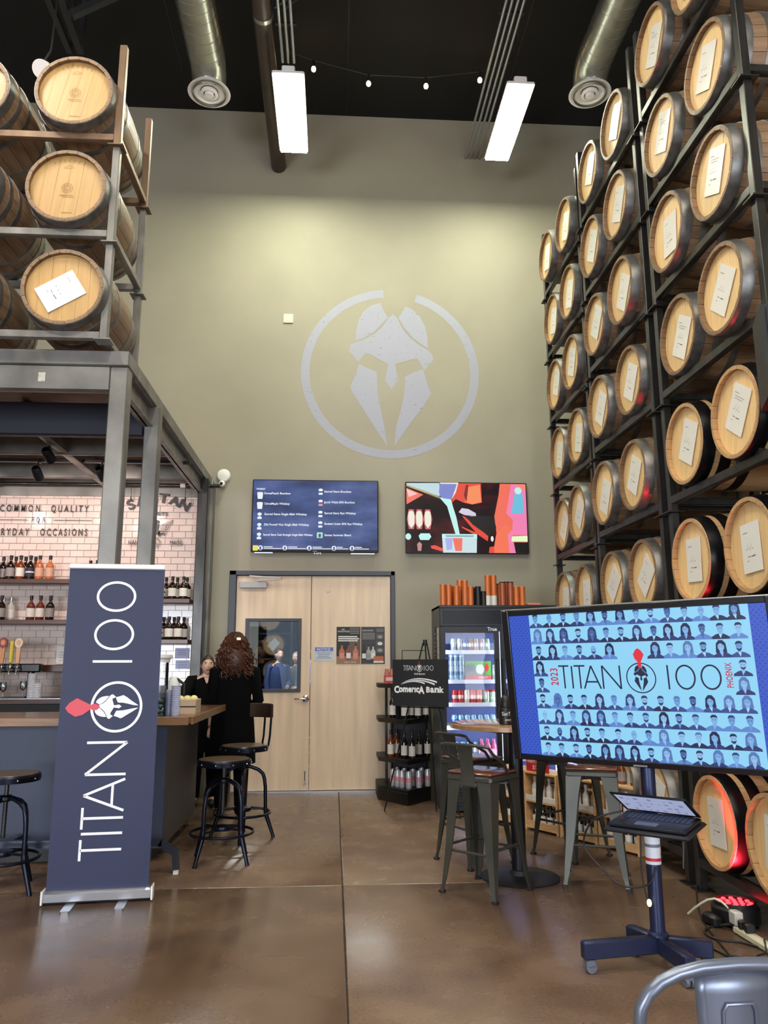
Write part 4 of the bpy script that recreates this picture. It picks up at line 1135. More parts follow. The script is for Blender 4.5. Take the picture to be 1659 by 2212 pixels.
pg([(495, 330), (560, 345), (640, 355), (660, 440), (700, 570), (740, 790), (690, 790), (640, 620), (590, 440)], cyan, 5)
for x in (148, 245, 350): pg([(x-40, 560), (x-30, 510), (x, 495), (x+30, 510), (x+40, 560), (x+38, 660), (x, 710), (x-35, 660)], ivory, 3); pg([(x-55, 600), (x-30, 480), (x+30, 480), (x+55, 600), (x+30, 720), (x-30, 720)], E('pk_dim', (200, 90, 100)), 2)
b.ell(*uv(110, 810), .035, .04, cyan, 3); pg([(235, 800), (260, 770), (370, 770), (390, 810), (360, 850), (255, 850)], cyan, 3)
pg([(215, 900), (245, 870), (275, 900), (265, 980), (225, 980)], E('dimpink', (190, 130, 130)), 3)
pg([(730, 510), (770, 460), (850, 470), (940, 520), (945, 555), (870, 560), (790, 540)], E('ice', (210, 205, 225)), 3)
pg([(770, 555), (800, 560), (1090, 800), (1080, 860), (960, 780), (880, 690)], red, 2); pg([(800, 545), (1160, 560), (1190, 700), (1100, 800), (900, 660)], dk, 3); pg([(760, 680), (950, 760), (930, 790), (770, 700)], red, 2)
pg([(520, 790), (950, 790), (940, 1000), (530, 1000)], E('glassfill', (200, 222, 226)), 5); pg([(650, 820), (770, 820), (760, 980), (680, 980)], coral, 6); pg([(560, 825), (650, 825), (640, 960), (575, 970)], E('lilac', (170, 170, 230)), 6)
pg([(520, 775), (950, 775), (950, 825), (520, 825)], cyan, 7); pg([(560, 790), (910, 790), (905, 810), (570, 812)], E('gl_in', (140, 170, 176)), 8)
pg([(380, 920), (430, 910), (530, 950), (520, 985), (390, 950)], red, 3); pg([(1100, 930), (1150, 920), (1160, 1000), (1090, 1000)], red, 3); b.ell(*uv(1135, 830), .018, .035, ivory, 3)
o = b.build('screen', None, tv2, False); o.location.y = -.0785
# ------------------------------------------------------------------ roll-up banner
ban_navy = M('banner_navy', (34, 40, 74), .55, var=.06, scale=1.5)
ban_white = M('banner_white', (232, 232, 236), .5)
ban_red = M('banner_red', (206, 72, 88), .5)
t = thing('rollup_banner', 'tall navy roll-up banner with vertical lettering and helmet emblem, before the bar', 'banner', (-1.45, 5.285, 0), math.radians(6))
b = B(); b.box((0, .02, .042), (.65, .085, .07), alu, None, .012); b.build('base_cassette', None, t)
for s in (-1, 1): B().box((s*.327, .02, .045), (.012, .095, .085), white_plastic, None, .004).build('end_cap', None, t)
for x in (-.155, .155):
    b = B(); b.prism([(x-.028, -.17), (x-.02, -.178), (x+.02, -.178), (x+.028, -.17), (x+.028, .15), (x-.028, .15)], .0, .007, alu); b.build('foot', None, t)
b = B(); n = 12
vs = []; fs = []
for i in range(n+1):
    z = .075+(2.085-.075)*i/n; c_ = .004*math.sin(i*1.1)
    vs += [(-.313+.0*i, .02+c_*.2, z), (.302, .02+c_*.2, z)]
for i in range(n): fs.append((2*i, 2*i+1, 2*i+3, 2*i+2))
b.add(vs, fs, ban_navy)
vs2 = [(v[0], v[1]+.002, v[2]) for v in vs]; b.add(vs2, [f[::-1] for f in fs], ban_navy)
b.build('fabric_panel', None, t)
B().box((-.008, .02, 2.10), (.625, .022, .034), white_plastic, None, .006).build('top_rail', None, t)
B().tube([(0, .06, .07), (0, .045, 2.09)], .01, 8, alu).build('support_pole', None, t)
b = B(); bn_ = B(); c = titan(b, 0, 0, .25, ban_white, .016, bn_, 1)
# the word reads upward: rotate the print a quarter turn
b2 = B(); emblem(b2, 1.181-.242, -.042+.124, .163, ban_white, ban_white, ban_red, 1, PI/2-PI/2, th=.1)
Xp = Matrix(((0, 0, -1, .122), (0, 1, 0, .0175), (1, 0, 0, .242), (0, 0, 0, 1)))
o = b.build('banner_lettering', None, t, False); o.matrix_local = Xp
o = bn_.build('banner_number', None, t, False); o.matrix_local = Xp
o = b2.build('banner_emblem', None, t, False); o.matrix_local = Xp

# ------------------------------------------------------------------ industrial bar stools at the bar
stool_metal = M('stool_gunmetal', (30, 34, 48), .28, .75, var=.2, scale=14)
seat_wood = M('stool_seat', (92, 72, 54), .35, .15, var=.3, scale=6, stretch=(1, 6, 1), coat=.2)
def bar_stool(loc, rz, label, back=False, sz=.735):
    t = thing('bar_stool', label, 'stool', loc, rz, 'screw-top bar stools')
    B().lathe([(.001, sz-.012), (.19, sz-.012), (.195, sz-.006), (.19, sz+.004), (.001, sz+.006)], 32, seat_wood, None, False).build('seat', None, t)
    b = B(); b.lathe([(.17, sz-.045), (.205, sz-.045), (.208, sz-.01), (.2, sz+.002), (.193, sz+.002)], 32, stool_metal, None, False)
    for i in range(10): a = 2*PI*i/10; b.ball((.207*math.cos(a), .207*math.sin(a), sz-.026), .006, alu, 6, 4)
    b.build('seat_rim', None, t)
    b = B(); pr = []
    for i in range(14): pr += [(.013, .33+i*.026), (.0155, .343+i*.026)]
    b.lathe(pr, 12, steel); b.lathe([(.03, .56), (.045, .57), (.045, .59), (.03, .6)], 16, stool_metal); b.build('screw', None, t)
    for k in range(2):
        a = PI/4+k*PI/2; ca, sa = math.cos(a), math.sin(a); pts = []
        for s in [-1+i/8 for i in range(17)]:
            pts.append((s, 0))
        path = [(-.195, .205), (-.19, .40)]
        for i in range(9):
            q = PI-PI*i/8; path.append((.18*math.cos(q)*1.0, .47+.105*math.sin(q)))
        path += [(.19, .40), (.195, .205)]
        B().tube([(p[0]*ca, p[0]*sa, p[1]+(.012 if k else 0)) for p in path], .0155, 10, stool_metal).build('leg_arch', None, t)
    for k in range(4):
        a = PI/4+k*PI/2; ca, sa = math.cos(a), math.sin(a)
        B().tube([(.195*ca, .195*sa, .24), (.2*ca, .2*sa, .19), (.262*ca, .262*sa, .02), (.266*ca, .266*sa, 0)], [.02, .019, .014, .017], 10, stool_metal).build('leg', None, t)
    B().tube([(.235*math.cos(2*PI*i/32), .235*math.sin(2*PI*i/32), .205) for i in range(32)], .011, 8, stool_metal, True).build('foot_ring', None, t)
    b = B()
    for k in range(2):
        a = PI/4+k*PI/2; b.tube([(-.19*math.cos(a), -.19*math.sin(a), .225+.012*k), (.19*math.cos(a), .19*math.sin(a), .225+.012*k)], .009, 8, stool_metal)
    b.lathe([(.001, .215), (.07, .22), (.075, .235), (.07, .25), (.001, .255)], 20, stool_metal, None, False)
    b.build('stretcher', None, t)
    if back:
        b = B()
        for s in (-.04, .04): b.tube([(.0, s, sz-.05), (.19, s, sz-.055), (.245, s, sz-.02), (.262, s, sz+.06), (.275, s, sz+.24)], .0095, 8, stool_metal)
        b.build('back_bracket', None, t)
        X = Matrix(((0, 0, 1, .27), (1, 0, 0, 0), (0, 1, 0, sz+.285), (0, 0, 0, 1)))
        b = B(); vs = []; n = 10
        prof = []
        for i in range(n+1):
            y = -.135+.27*i/n; prof.append((y, -.06+(y/.135)**2*-.05))
        for i, (y, dx) in enumerate(prof):
            for (zz, dd) in ((-.055, 0), (-.062, .012), (-.055, .03), (.055, .03), (.062, .012), (.055, 0)): vs.append((.285+dx, y, sz+.285+zz)) if dd == 0 else vs.append((.285+dx+dd, y, sz+.285+zz))
        fs = []
        for i in range(n):
            for k in range(6): k2 = (k+1) % 6; fs.append((i*6+k, (i+1)*6+k, (i+1)*6+k2, i*6+k2))
        fs += [tuple(range(6)), tuple(n*6+k for k in range(6))[::-1]]
        b.add(vs, fs, M('back_leather', (44, 28, 24), .32, coat=.2)); b.build('backrest', None, t)
    return t
bar_stool((-.83, 6.28, 0), math.radians(8), 'black round bar stool at the bar end, in front of the stool with a backrest')
bar_stool((-.765, 7.05, 0), math.radians(48), 'black bar stool with leather backrest beside the curly-haired woman', True, .76)
bar_stool((-2.17, 5.58, 0), math.radians(20), 'black round bar stool cut by the left picture edge, left of the banner')

# ------------------------------------------------------------------ tall metal stools round the high table
gun = M('gunmetal', (70, 70, 64), .38, .4, var=.16, scale=5)
plank_red = M('seat_plank', (112, 66, 52), .18, var=.2, scale=3, stretch=(1, 7, 1), coat=.5)
def metal_stool(loc, rz, label, back=True, H=.735, half=.205):
    t = thing('metal_stool', label, 'stool', loc, rz, 'tall gunmetal stools')
    k = .155
    b = B(); b.box((0, 0, H-.02), (2*k+.04, 2*k+.04, .05), gun, None, .014); b.build('seat_frame', None, t)
    b = B(); b.box((0, 0, H+.012), (2*k+.03, 2*k+.03, .016), plank_red, None, .006); b.build('seat', None, t)
    for sx in (-1, 1):
        for sy in (-1, 1):
            vs = []; fs = []
            lv = [(H-.03, k+.012, .105), (H-.14, k+.016, .085), (.30, half-.022, .055), (.09, half-.004, .033), (.05, half, .026), (.0, half+.012, .03)]
            for z, r_, w_ in lv:
                t_ = .004
                for (x, y) in ((r_, r_), (r_-w_, r_+.004), (r_-w_, r_-t_), (r_-t_*2, r_-t_*2), (r_-t_, r_-w_), (r_+.004, r_-w_)): vs.append((sx*x, sy*y, z))
            for i in range(len(lv)-1):
                for q in range(6):
                    q2 = (q+1) % 6; f_ = (i*6+q, i*6+q2, (i+1)*6+q2, (i+1)*6+q)
                    fs.append(f_ if sx*sy > 0 else f_[::-1])
            fs.append(tuple(range(6)) if sx*sy < 0 else tuple(range(6))[::-1])
            n6 = (len(lv)-1)*6; fs.append(tuple(n6+q for q in range(6)))
            lg_ = B().add(vs, fs, gun).build('leg', None, t)
            B().box((sx*(half-.002), sy*(half-.002), .009), (.038, .038, .018), ink, None, .004).build('rubber_foot', None, lg_)
    r_ = half-.035
    for (p, q_) in (((-r_, -r_), (r_, -r_)), ((r_, -r_), (r_, r_)), ((r_, r_), (-r_, r_)), ((-r_, r_), (-r_, -r_))):
        off = .0 if p[1] == q_[1] else .03
        B().tube([(p[0], p[1], .26+off), (q_[0], q_[1], .26+off)], .009, 8, gun).build('stretcher', None, t)
    b = B(); b.bar((-k, -k, H-.06), (k, k, H-.06), .02, gun); b.bar((-k, k, H-.062), (k, -k, H-.062), .02, gun); b.build('cross_brace', None, t)
    if back:
        y = -k-.02; zt = H+.195
        path = [(-k-.005, .06, H-.02), (-k-.035, -.03, H+.07), (-k-.045, y-.005, zt-.05), (-k-.03, y-.03, zt-.008), (-k+.01, y-.045, zt)]
        path = path+[(-.06, y-.055, zt+.002), (.06, y-.055, zt+.002)]+[(-p[0], p[1], p[2]) for p in path[::-1]]
        B().tube(path, .0105, 8, gun).build('back_tube', None, t)
        vs = []; fs = []; n = 5
        for i in range(n+1):
            f_ = i/n; z = H-.07+(zt-.0-H+.07)*f_; yy = y-.004-.05*max(0, f_-.25)**1.2; w_ = .062-.01*math.sin(f_*PI)
            vs += [(-w_, yy, z), (w_, yy, z), (w_, yy+.004, z), (-w_, yy+.004, z)]
        for i in range(n):
            for q in range(4): q2 = (q+1) % 4; fs.append((i*4+q, i*4+q2, (i+1)*4+q2, (i+1)*4+q))
        fs += [(3, 2, 1, 0), tuple(n*4+q for q in range(4))]
        b = B().add(vs, fs, gun); b.box((0, y+.002, H-.055), (.13, .02, .02), gun, None, .003); b.build('back_plate', None, t)
    return t
metal_stool((1.006, 5.35, 0), math.radians(-45), 'gunmetal stool with low back, front left of the high round table')
metal_stool((1.07, 6.12, 0), math.radians(-61), 'gunmetal stool with low back, behind left of the high round table')
metal_stool((1.80, 5.52, 0), math.radians(160), 'gunmetal stool standing right of the table base, behind the laptop cart')
metal_stool((1.845, 6.25, 0), math.radians(124), 'gunmetal stool behind right of the table, before the pine crates')

ht = thing('high_table', 'round high table with wood-edged glossy top and black disc base', 'table', (1.30, 5.66, 0))
b = B(); b.lathe([(.001, 1.0), (.44, 1.0), (.46, 1.004), (.46, 1.03), (.452, 1.034), (.001, 1.034)], 48, M('table_oak', (150, 112, 80), .16, var=.2, scale=4, stretch=(1, 7, 1), coat=.6), None, False); b.build('tabletop', None, ht)
b = B(); b.lathe([(.001, .97), (.18, .97), (.19, .985), (.19, 1.0), (.001, 1.0)], 28, satin_black, None, False); b.build('top_plate', None, ht)
b = B(); b.lathe([(.05, .02), (.05, .97)], 24, M('navy_black', (20, 22, 34), .35, .3)); b.build('column', None, ht)
b = B(); b.lathe([(.27, 0), (.275, .006), (.265, .012), (.07, .022), (.06, .05), (.05, .055)], 40, M('base_charcoal', (38, 38, 42), .5, .3)); b.build('base_disc', None, ht)
t = thing('table_tin', 'black table tin with pale lettering, standing on the high round table', 'tin', (1.215, 5.52, 1.034))
B().lathe([(.05, 0), (.054, .005), (.054, .105), (.05, .11), (.046, .11), (.044, .02), (.001, .02)], 24, satin_black, None, False).build('tin_body', None, t)
for s, z in (('SanTan', .062), ('SPIRITS', .025)):
    o = text(s, .036 if z > .05 else .018, paperw, T(0, -.0555, z), 0, 'CENTER', .8, 1, 'tin_lettering', t)
    for v in o.data.vertices: v.co.y = -math.sqrt(max(1e-6, .0552**2-min(v.co.x**2, .003)))
b = B(); b.lathe([(.001, .1), (.04, .1), (.048, .13), (.04, .17), (.03, .19), (.012, .2), (.012, .24)], 18, satin_black, T(.0, 0, 0), False); b.build('napkin_holder', None, t)

# ------------------------------------------------------------------ fridge and the tubes on it
FX0, FX1, FY0, FY1, FH = 1.095, 2.335, 8.0, 8.68, 2.05
fr = thing('drinks_fridge', 'black two-door drinks fridge with lit interior against the back wall', 'fridge', (FX0, FY0, 0))
fblack = M('fridge_black', (8, 9, 16), .4)
finn = M('fridge_liner', (150, 162, 212), .4)
flight = M('fridge_led', (205, 220, 255), .4, em=21.0)
def fp(bb, name, m=None):
    o = bb.build(name, m, fr); o.location = (-FX0, -FY0, 0); return o
b = B(); b.span((FX0, FY0+.06, 0.02), (FX0+.04, FY1, FH), M('fridge_side', (74, 76, 76), .45)); fp(b, 'side_panel')
b = B(); b.span((FX1-.04, FY0+.06, 0.02), (FX1, FY1, FH), fblack); fp(b, 'side_panel')
b = B(); b.span((FX0+.04, FY1-.04, .02), (FX1-.04, FY1, FH), fblack); fp(b, 'back_panel')
b = B(); b.span((FX0, FY0+.02, FH-.03), (FX1, FY1-.001, FH), fblack, .004); fp(b, 'top_panel')
b = B(); b.span((FX0, FY0, 1.83), (FX1, FY0+.06, FH-.031), fblack, .004); fp(b, 'canopy')
b = B(); b.span((FX0+.03, FY0-.004, 1.855), (FX1-.03, FY0, FH-.055), M('canopy_gloss', (8, 9, 15), .3, spec=.2)); fp(b, 'canopy_panel')
b = B(); b.span((FX0, FY0+.02, .02), (FX1, FY0+.05, .24), fblack); fp(b, 'kick_panel')
for i in range(6):
    b = B(); b.span((FX0+.03, FY0+.004, .045+i*.032), (FX1-.03, FY0+.024, .063+i*.032), satin_black); fp(b, 'grille_slat')
b = B(); b.span((FX0+.045, FY1-.06, .25), (FX1-.045, FY1-.045, 1.82), finn); b.span((FX0+.041, FY0+.065, .25), (FX0+.05, FY1-.05, 1.82), finn); b.span((FX1-.05, FY0+.065, .25), (FX1-.041, FY1-.05, 1.82), finn); b.span((FX0+.04, FY0+.065, .24), (FX1-.04, FY1-.05, .255), finn); b.span((FX0+.04, FY0+.065, 1.815), (FX1-.04, FY1-.05, 1.83), finn); fp(b, 'liner')
for x in (FX0+.055, FX1-.055, (FX0+FX1)/2):
    b = B(); b.box((x, FY0+.085, 1.03), (.012, .025, 1.5), flight); fp(b, 'led_strip')
FZ = (1.583, 1.283, 1.052, .822, .51)
shw = M('fridge_shelf_white', (236, 240, 246), .4)
for z in FZ:
    b = B(); b.span((FX0+.055, FY0+.115, z-.014), (FX1-.055, FY1-.065, z), shw); b.span((FX0+.055, FY0+.10, z-.034), (FX1-.055, FY0+.115, z+.006), shw); fp(b, 'shelf')
fglass = glass_mat('fridge_glass', (.97, .98, 1.0), .3, .01)
for k, (x0, x1) in enumerate(((FX0+.006, (FX0+FX1)/2-.004), ((FX0+FX1)/2+.004, FX1-.006))):
    b = B()
    for (a, c_, z0, z1) in ((x0, x0+.05, .26, 1.825), (x1-.05, x1, .26, 1.825), (x0+.05, x1-.05, .26, .31), (x0+.05, x1-.05, 1.765, 1.825)): b.span((a, FY0+.012, z0), (c_, FY0+.058, z1), fblack)
    d = fp(b, 'door')
    o = B().span((x0+.045, FY0+.03, .305), (x1-.045, FY0+.036, 1.77), fglass).build('glass_pane', None, d); 
    hx = x1-.025 if k == 0 else x0+.025
    o = B().span((hx-.014, FY0-.012, .8), (hx+.014, FY0+.011, 1.5), satin_black, .004).build('door_handle', None, d)
    if k == 0: text('True', .05, white_plastic, T(x1-.12, FY0+.0095, 1.785), 0, 'LEFT', 1.0, 1, 'logo', d, .0012)
b = B(); b.span((FX0-.004, FY0+.10, 1.36), (FX0-.001, FY0+.22, 1.82), M('strip_card', (206, 198, 182), .5)); o = fp(b, 'price_strip')
for i in range(6):
    b = B(); b.span((FX0-.0055, FY0+.12, 1.40+i*.07), (FX0-.0042, FY0+.18, 1.407+i*.07), ink); fp(b, 'strip_print')
b = B(); b.span((FX0-.004, FY0+.30, 1.34), (FX0-.001, FY0+.42, 1.84), ink); fp(b, 'price_strip')
for i in range(9):
    b = B(); b.span((FX0-.0055, FY0+.32, 1.40+i*.045), (FX0-.0042, FY0+.40-.02*(i % 2), 1.407+i*.045), paperw); fp(b, 'strip_print')

cans = {}
def can(kind, h, r, loc, label, group, body, b1=None, b2=None):
    if kind not in cans:
        t = thing('drink_can', label, 'can', loc, 0, group); can_parts(t, h, r, body, b1, b2); cans[kind] = t
    else: t = dup(cans[kind], label, loc, group=group)
    return t
CM = lambda n, c_: M('can_'+n, c_, .25, .5)
silver = M('can_silver', (186, 186, 190), .3, .35)
F1 = 'cans on the top fridge shelf'
row1 = [('pale green', (190, 214, 206), 973), ('ivory', (216, 210, 196), 986), ('blue', (70, 100, 176), 998), ('bronze', (160, 120, 84), 1009), ('salmon', (216, 170, 140), 1021), ('rose', (206, 172, 172), 1034), ('mint', (180, 210, 180), 1045)]
for i, (n, c_, px) in enumerate(row1):
    for d in range(2):
        y = 8.165+d*.09
        can('top'+n, .125, .031, (px2x(px, y), y, FZ[0]), '%s can on the top fridge shelf, %s row' % (n, ('front', 'back')[d]), F1, CM(n, c_), CM('band_white', (214, 216, 220)))
F2 = 'tall cans on the second fridge shelf'
for j, px in enumerate((968, 978, 989)):
    for k in range(2):
        can('tall', .145, .03, (px2x(px, 8.17), 8.17, FZ[1]+k*.146), 'tall pale blue can, %s stack from left, %s, second fridge shelf' % (ordn(j), ('lower', 'upper')[k]), F2, CM('iceblue', (176, 196, 210)), CM('ice_dark', (120, 146, 160)))
for j, px in enumerate((1060, 1069.5)): can('tall2', .155, .031, (px2x(px, 8.17), 8.17, FZ[1]), 'tall green-white can right of the carton, second fridge shelf, %s of two' % ordn(j), F2, CM('greenish', (190, 214, 200)), CM('ivory2', (222, 224, 216)))
t = thing('drinks_carton', 'green and red printed drinks carton on the second fridge shelf', 'carton', (px2x(1024, 8.19), 8.19, FZ[1]))
B().box((0, .05, .098), (.275, .14, .195), M('carton_grey', (128, 140, 130), .5), None, .004).build('carton', None, t)
b = B(); b.rect(-.135, .135, .135, .193, M('carton_green', (96, 170, 60), .5), 1); b.rect(-.135, .003, .135, .05, M('carton_red', (200, 90, 84), .5), 1)
b.rect(-.13, .09, -.04, .16, M('carton_slate', (88, 104, 110), .5), 2); b.ell(.02, .11, .045, .05, M('carton_white', (222, 226, 220), .5), 2); b.ell(.09, .13, .022, .04, M('carton_scarlet', (216, 60, 40), .5), 3); b.poly([(.06, .05), (.135, .05), (.135, .15), (.11, .12)], M('carton_green', (96, 170, 60), .5), 2)
o = b.build('carton_print', None, t, False); o.location.y = -.0205
text('VARIETY', .028, paperw, T(-.0, -.0235, .016), 0, 'LEFT', .9, 1, 'carton_lettering', t, .0006)
F3 = 'cans on the third fridge shelf'
for i, (n, c_, px) in enumerate((('red', (206, 70, 66), 974), ('red', (206, 70, 66), 986), ('cream', (230, 206, 186), 999), ('red', (206, 70, 66), 1012), ('orange-red', (214, 96, 60), 1025))):
    for d in range(2):
        y = 8.17+d*.09
        can('third'+n, .13, .032, (px2x(px, y), y, FZ[2]), '%s can, %s from left, %s row, third fridge shelf' % (n, ordn(i), ('front', 'back')[d]), F3, CM(n, c_), CM('band_cream', (232, 200, 180)))
t = thing('drinks_pack', 'shrink-wrapped pack of green cans with red rims on the third fridge shelf', 'pack', (px2x(1054, 8.17), 8.17, FZ[2]))
for i in range(3):
    for d in range(2):
        o = B().lathe([(.028, 0), (.031, .01), (.031, .11), (.026, .125), (.001, .125)], 14, CM('palegreen', (186, 204, 176)), None, False).build('packed_can', None, t); o.location = ((i-1)*.065, d*.065, 0)
        o = B().lathe([(.0285, .112), (.0315, .113), (.0275, .128), (.001, .128)], 14, CM('rim_red', (206, 60, 50)), None, False).build('can_rim', None, t); o.location = ((i-1)*.065, d*.065, 0)
for i in range(7):
    y = 8.17; can('fourth', .11, .031, (px2x(972+i*13.5, y), y, FZ[3]), 'pale blue can, %s from left on the fourth fridge shelf' % ordn(i), 'cans on the fourth fridge shelf', CM('paleblue', (150, 190, 216)), CM('blue2', (84, 130, 190)))
t = thing('bottle_case', 'clear-wrapped case of pink bottles on the bottom fridge shelf', 'case', (px2x(1048, 8.17), 8.17, FZ[4]))
for i in range(4):
    for d in range(2):
        o = B().lathe([(.028, 0), (.03, .01), (.03, .11), (.012, .15), (.012, .18)], 12, CM('pinkb', (220, 120, 150))).build('packed_bottle', None, t); o.location = ((i-1.5)*.064, d*.065, 0)
o = B().box((0, .03, .05), (.268, .14, .07), M('wrap_pink', (226, 170, 190), .2, coat=.5), None, .01).build('wrap', None, t)
for i in range(4): can('bottom', .15, .033, (px2x(975+i*13.5, 8.2), 8.2, FZ[4]), 'tall pale can, %s from left on the bottom fridge shelf' % ordn(i), 'cans on the bottom fridge shelf', CM('paleblue', (150, 190, 216)), CM('ivory2', (222, 224, 216)))

tube_or = M('tube_orange', (198, 106, 50), .35, .2, var=.1, scale=3, stretch=(12, 12, .1))
tube_cop = M('tube_copper', (160, 84, 52), .35, .25, var=.1, scale=3, stretch=(12, 12, .1))
tubes = [(952.5, .22, 0, tube_or), (965, .22, .02, tube_or), (970, .215, .13, tube_or), (982, .205, 0, tube_or), (989, .275, .10, tube_or), (1000.5, .275, .10, tube_or), (1000.5, .20, 0, tube_or), (1012.5, .20, 0, tube_or),
         (1021, .195, .09, satin_black), (1028.5, .20, 0, satin_black), (1040.5, .15, 0, satin_black), (1050, .32, 0, tube_or), (1063, .32, 0, tube_or), (1075, .24, .08, tube_cop), (1082, .25, 0, tube_cop), (1090.5, .26, .07, tube_cop), (1099.5, .25, 0, tube_cop), (1112, .20, 0, tube_or), (1125, .20, 0, tube_or)]
for i, (px, h, dy, mm) in enumerate(tubes):
    y = 8.10+dy
    nm = 'black' if mm == satin_black else ('copper striped' if mm == tube_cop else 'orange')
    ex = ' with white base' if 11 <= i <= 12 else ''
    t = thing('bottle_tube', '%s gift tube%s on the fridge, %s from the left' % (nm, ex, (['first','second','third','fourth','fifth','sixth','seventh','eighth','ninth','tenth','eleventh','twelfth','thirteenth','fourteenth','fifteenth','sixteenth','seventeenth','eighteenth','nineteenth'])[i]), 'tube', (px2x(px, y), y, FH+.001), 0, 'gift tubes on the fridge')
    r_ = .032
    z0 = .105 if ex else 0
    if ex: B().lathe([(r_, 0), (r_, .104)], 18, M('tube_white', (214, 210, 202), .4)).build('tube_base', None, t)
    B().lathe([(r_, z0), (r_, h-.012)], 18, mm).build('tube_wall', None, t)
    B().lathe([(r_*1.03, h-.012), (r_*1.03, h-.002), (r_*.98, h), (.001, h)], 18, mm if mm != tube_cop else ink, None, False).build('lid', None, t)
t = tag(B().box((0, 0, .012), (.14, .1, .022), M('pinkish_box', (206, 120, 100), .5), None, .004).build('small_box'), 'flat pink box lying on the fridge right of the orange tubes', 'box'); t.location = (px2x(1148, 8.1), 8.1, FH+.001)

# ------------------------------------------------------------------ black retail shelf
rk = thing('retail_shelf', 'black angled retail shelf with bottles and cans, left of the fridge', 'shelf', (.5, 8.85, 0))
foot = [(.50, 9.36), (.50, 8.86), (.79, 8.44), (1.07, 8.78), (1.07, 9.36)]
def rp_(bb, name):
    o = bb.build(name, None, rk); o.location = (-.5, -8.85, 0); return o
rblack = M('retail_black', (7, 7, 9), .45)
rp_(B().prism(foot, .0, .15, rblack), 'base')
rp_(B().bar((.505, 8.835, .12), (.785, 8.425, .12), .012, steel), 'price_rail')
def inset(poly, d):
    cx = sum(p[0] for p in poly)/len(poly); cy = sum(p[1] for p in poly)/len(poly)
    return [(cx+(p[0]-cx)*d, cy+(p[1]-cy)*d) for p in poly]
for z in (.45, .865, 1.235):
    rp_(B().prism(inset(foot, .97), z-.045, z, rblack), 'shelf')
    rp_(B().bar((.53, 8.84, z-.04), (.785, 8.47, z-.04), .008, steel), 'price_rail')
rp_(B().span((.70, 9.05, .15), (1.065, 9.09, 1.42), rblack).span((1.05, 8.80, .15), (1.068, 9.05, 1.42), rblack), 'back_panel')
rp_(B().span((.60, 9.15, .15), (.63, 9.2, 1.3), steel), 'upright')
b = B(); b.tube([(.78, 8.9, 1.42), (.78, 8.9, 1.60), (1.05, 8.9, 1.60), (1.05, 8.9, 1.42)], .006, 6, rblack); rp_(b, 'sign_holder')
RB3 = [(839, 8.80, K2), (851, 8.90, K2), (867, 8.66, K6), (883, 8.58, K6), (897, 8.76, K6), (915, 8.82, K6)]
rws = [(px2x(px, y), y, .45, k_, .285, '%s bottle, %s from left on the lower retail shelf' % ('amber' if k_ is K2 else 'dark', ordn(i))) for i, (px, y, k_) in enumerate(RB3)]
bottles(rws, 'bottles on the lower retail shelf', '', .036)
rws = [(px2x(px, y), y, .865, k_, .285, '%s bottle, %s from left on the middle retail shelf' % ('dark', ordn(i))) for i, (px, y, k_) in enumerate([(843, 8.80, K6), (868, 8.64, K6), (881, 8.75, K6), (896, 8.66, K6), (912, 8.80, K6)])]
bottles(rws, 'bottles on the middle retail shelf', '', .036)
t = thing('bottle_pack', 'pack of small pink drinks on the top retail shelf beside the sign', 'pack', (px2x(847, 8.75), 8.75, 1.235))
for i in range(4):
    for d in range(2):
        o = B().lathe([(.024, 0), (.026, .01), (.026, .12), (.02, .14), (.02, .16), (.001, .16)], 12, M('mini_pink', (200, 120, 110), .3)).build('packed_bottle', None, t); o.location = ((i-1.5)*.054, d*.054, 0)
B().box((0, .026, .05), (.222, .114, .085), M('pack_sleeve', (186, 78, 70), .5)).build('sleeve', None, t)
B().box((0, -.0325, .052), (.19, .003, .04), M('pack_label', (226, 196, 190), .5)).build('sleeve_label', None, t)
RC = [(843, 8.80), (853, 8.72), (862, 8.66), (875.5, 8.585), (896.5, 8.64), (914.5, 8.74), (851, 8.92), (866, 8.84), (884, 8.76), (902, 8.86)]
for i, (px, y) in enumerate(RC):
    can('retail', .175, .033, (px2x(px, y), y, .15), 'tall silver can, %s of ten at the foot of the retail shelf' % ordn(i), 'tall cans on the retail shelf base', silver, M('can_pinkband', (196, 128, 140), .4), None)

# ------------------------------------------------------------------ easel with sponsor sign
ea = thing('display_easel', 'thin black tripod easel holding the sponsor sign before the fridge', 'easel', (.93, 7.93, 0), math.radians(-33))
for p in ((-.47, -.02, 0), (.36, -.02, 0), (-.02, .25, 0)):
    B().tube([p, (0.0 if p[1] > 0 else p[0]*.05, 0, 1.66)], .008, 6, satin_black).build('leg', None, ea)
B().tube([(-.26, -.06, 1.025), (.24, -.06, 1.025)], .007, 6, satin_black).build('ledge', None, ea)
B().lathe([(.02, 1.63), (.022, 1.69)], 10, satin_black).build('top_joint', None, ea)
sb = thing('sponsor_sign', 'black sponsor board with white bank lettering standing on the easel', 'sign', (.93, 7.93, 0), math.radians(-33))
board = M('sign_black', (24, 23, 27), .6); sw = M('sign_white', (240, 240, 240), .5)
sgx = -.02
B().box((sgx, -.085, 1.265), (.62, .008, .46), board, None, .001).build('board', None, sb)
Ys = -.0905
b = B(); hh = .048; u0, v0 = sgx-.185, 1.385
c = titan(b, u0, v0, hh, sw, .0038, None, 1); emblem(b, c[0], c[1], .034, sw, sw, M('sign_maroon', (128, 30, 50), .5), 1, th=.12)
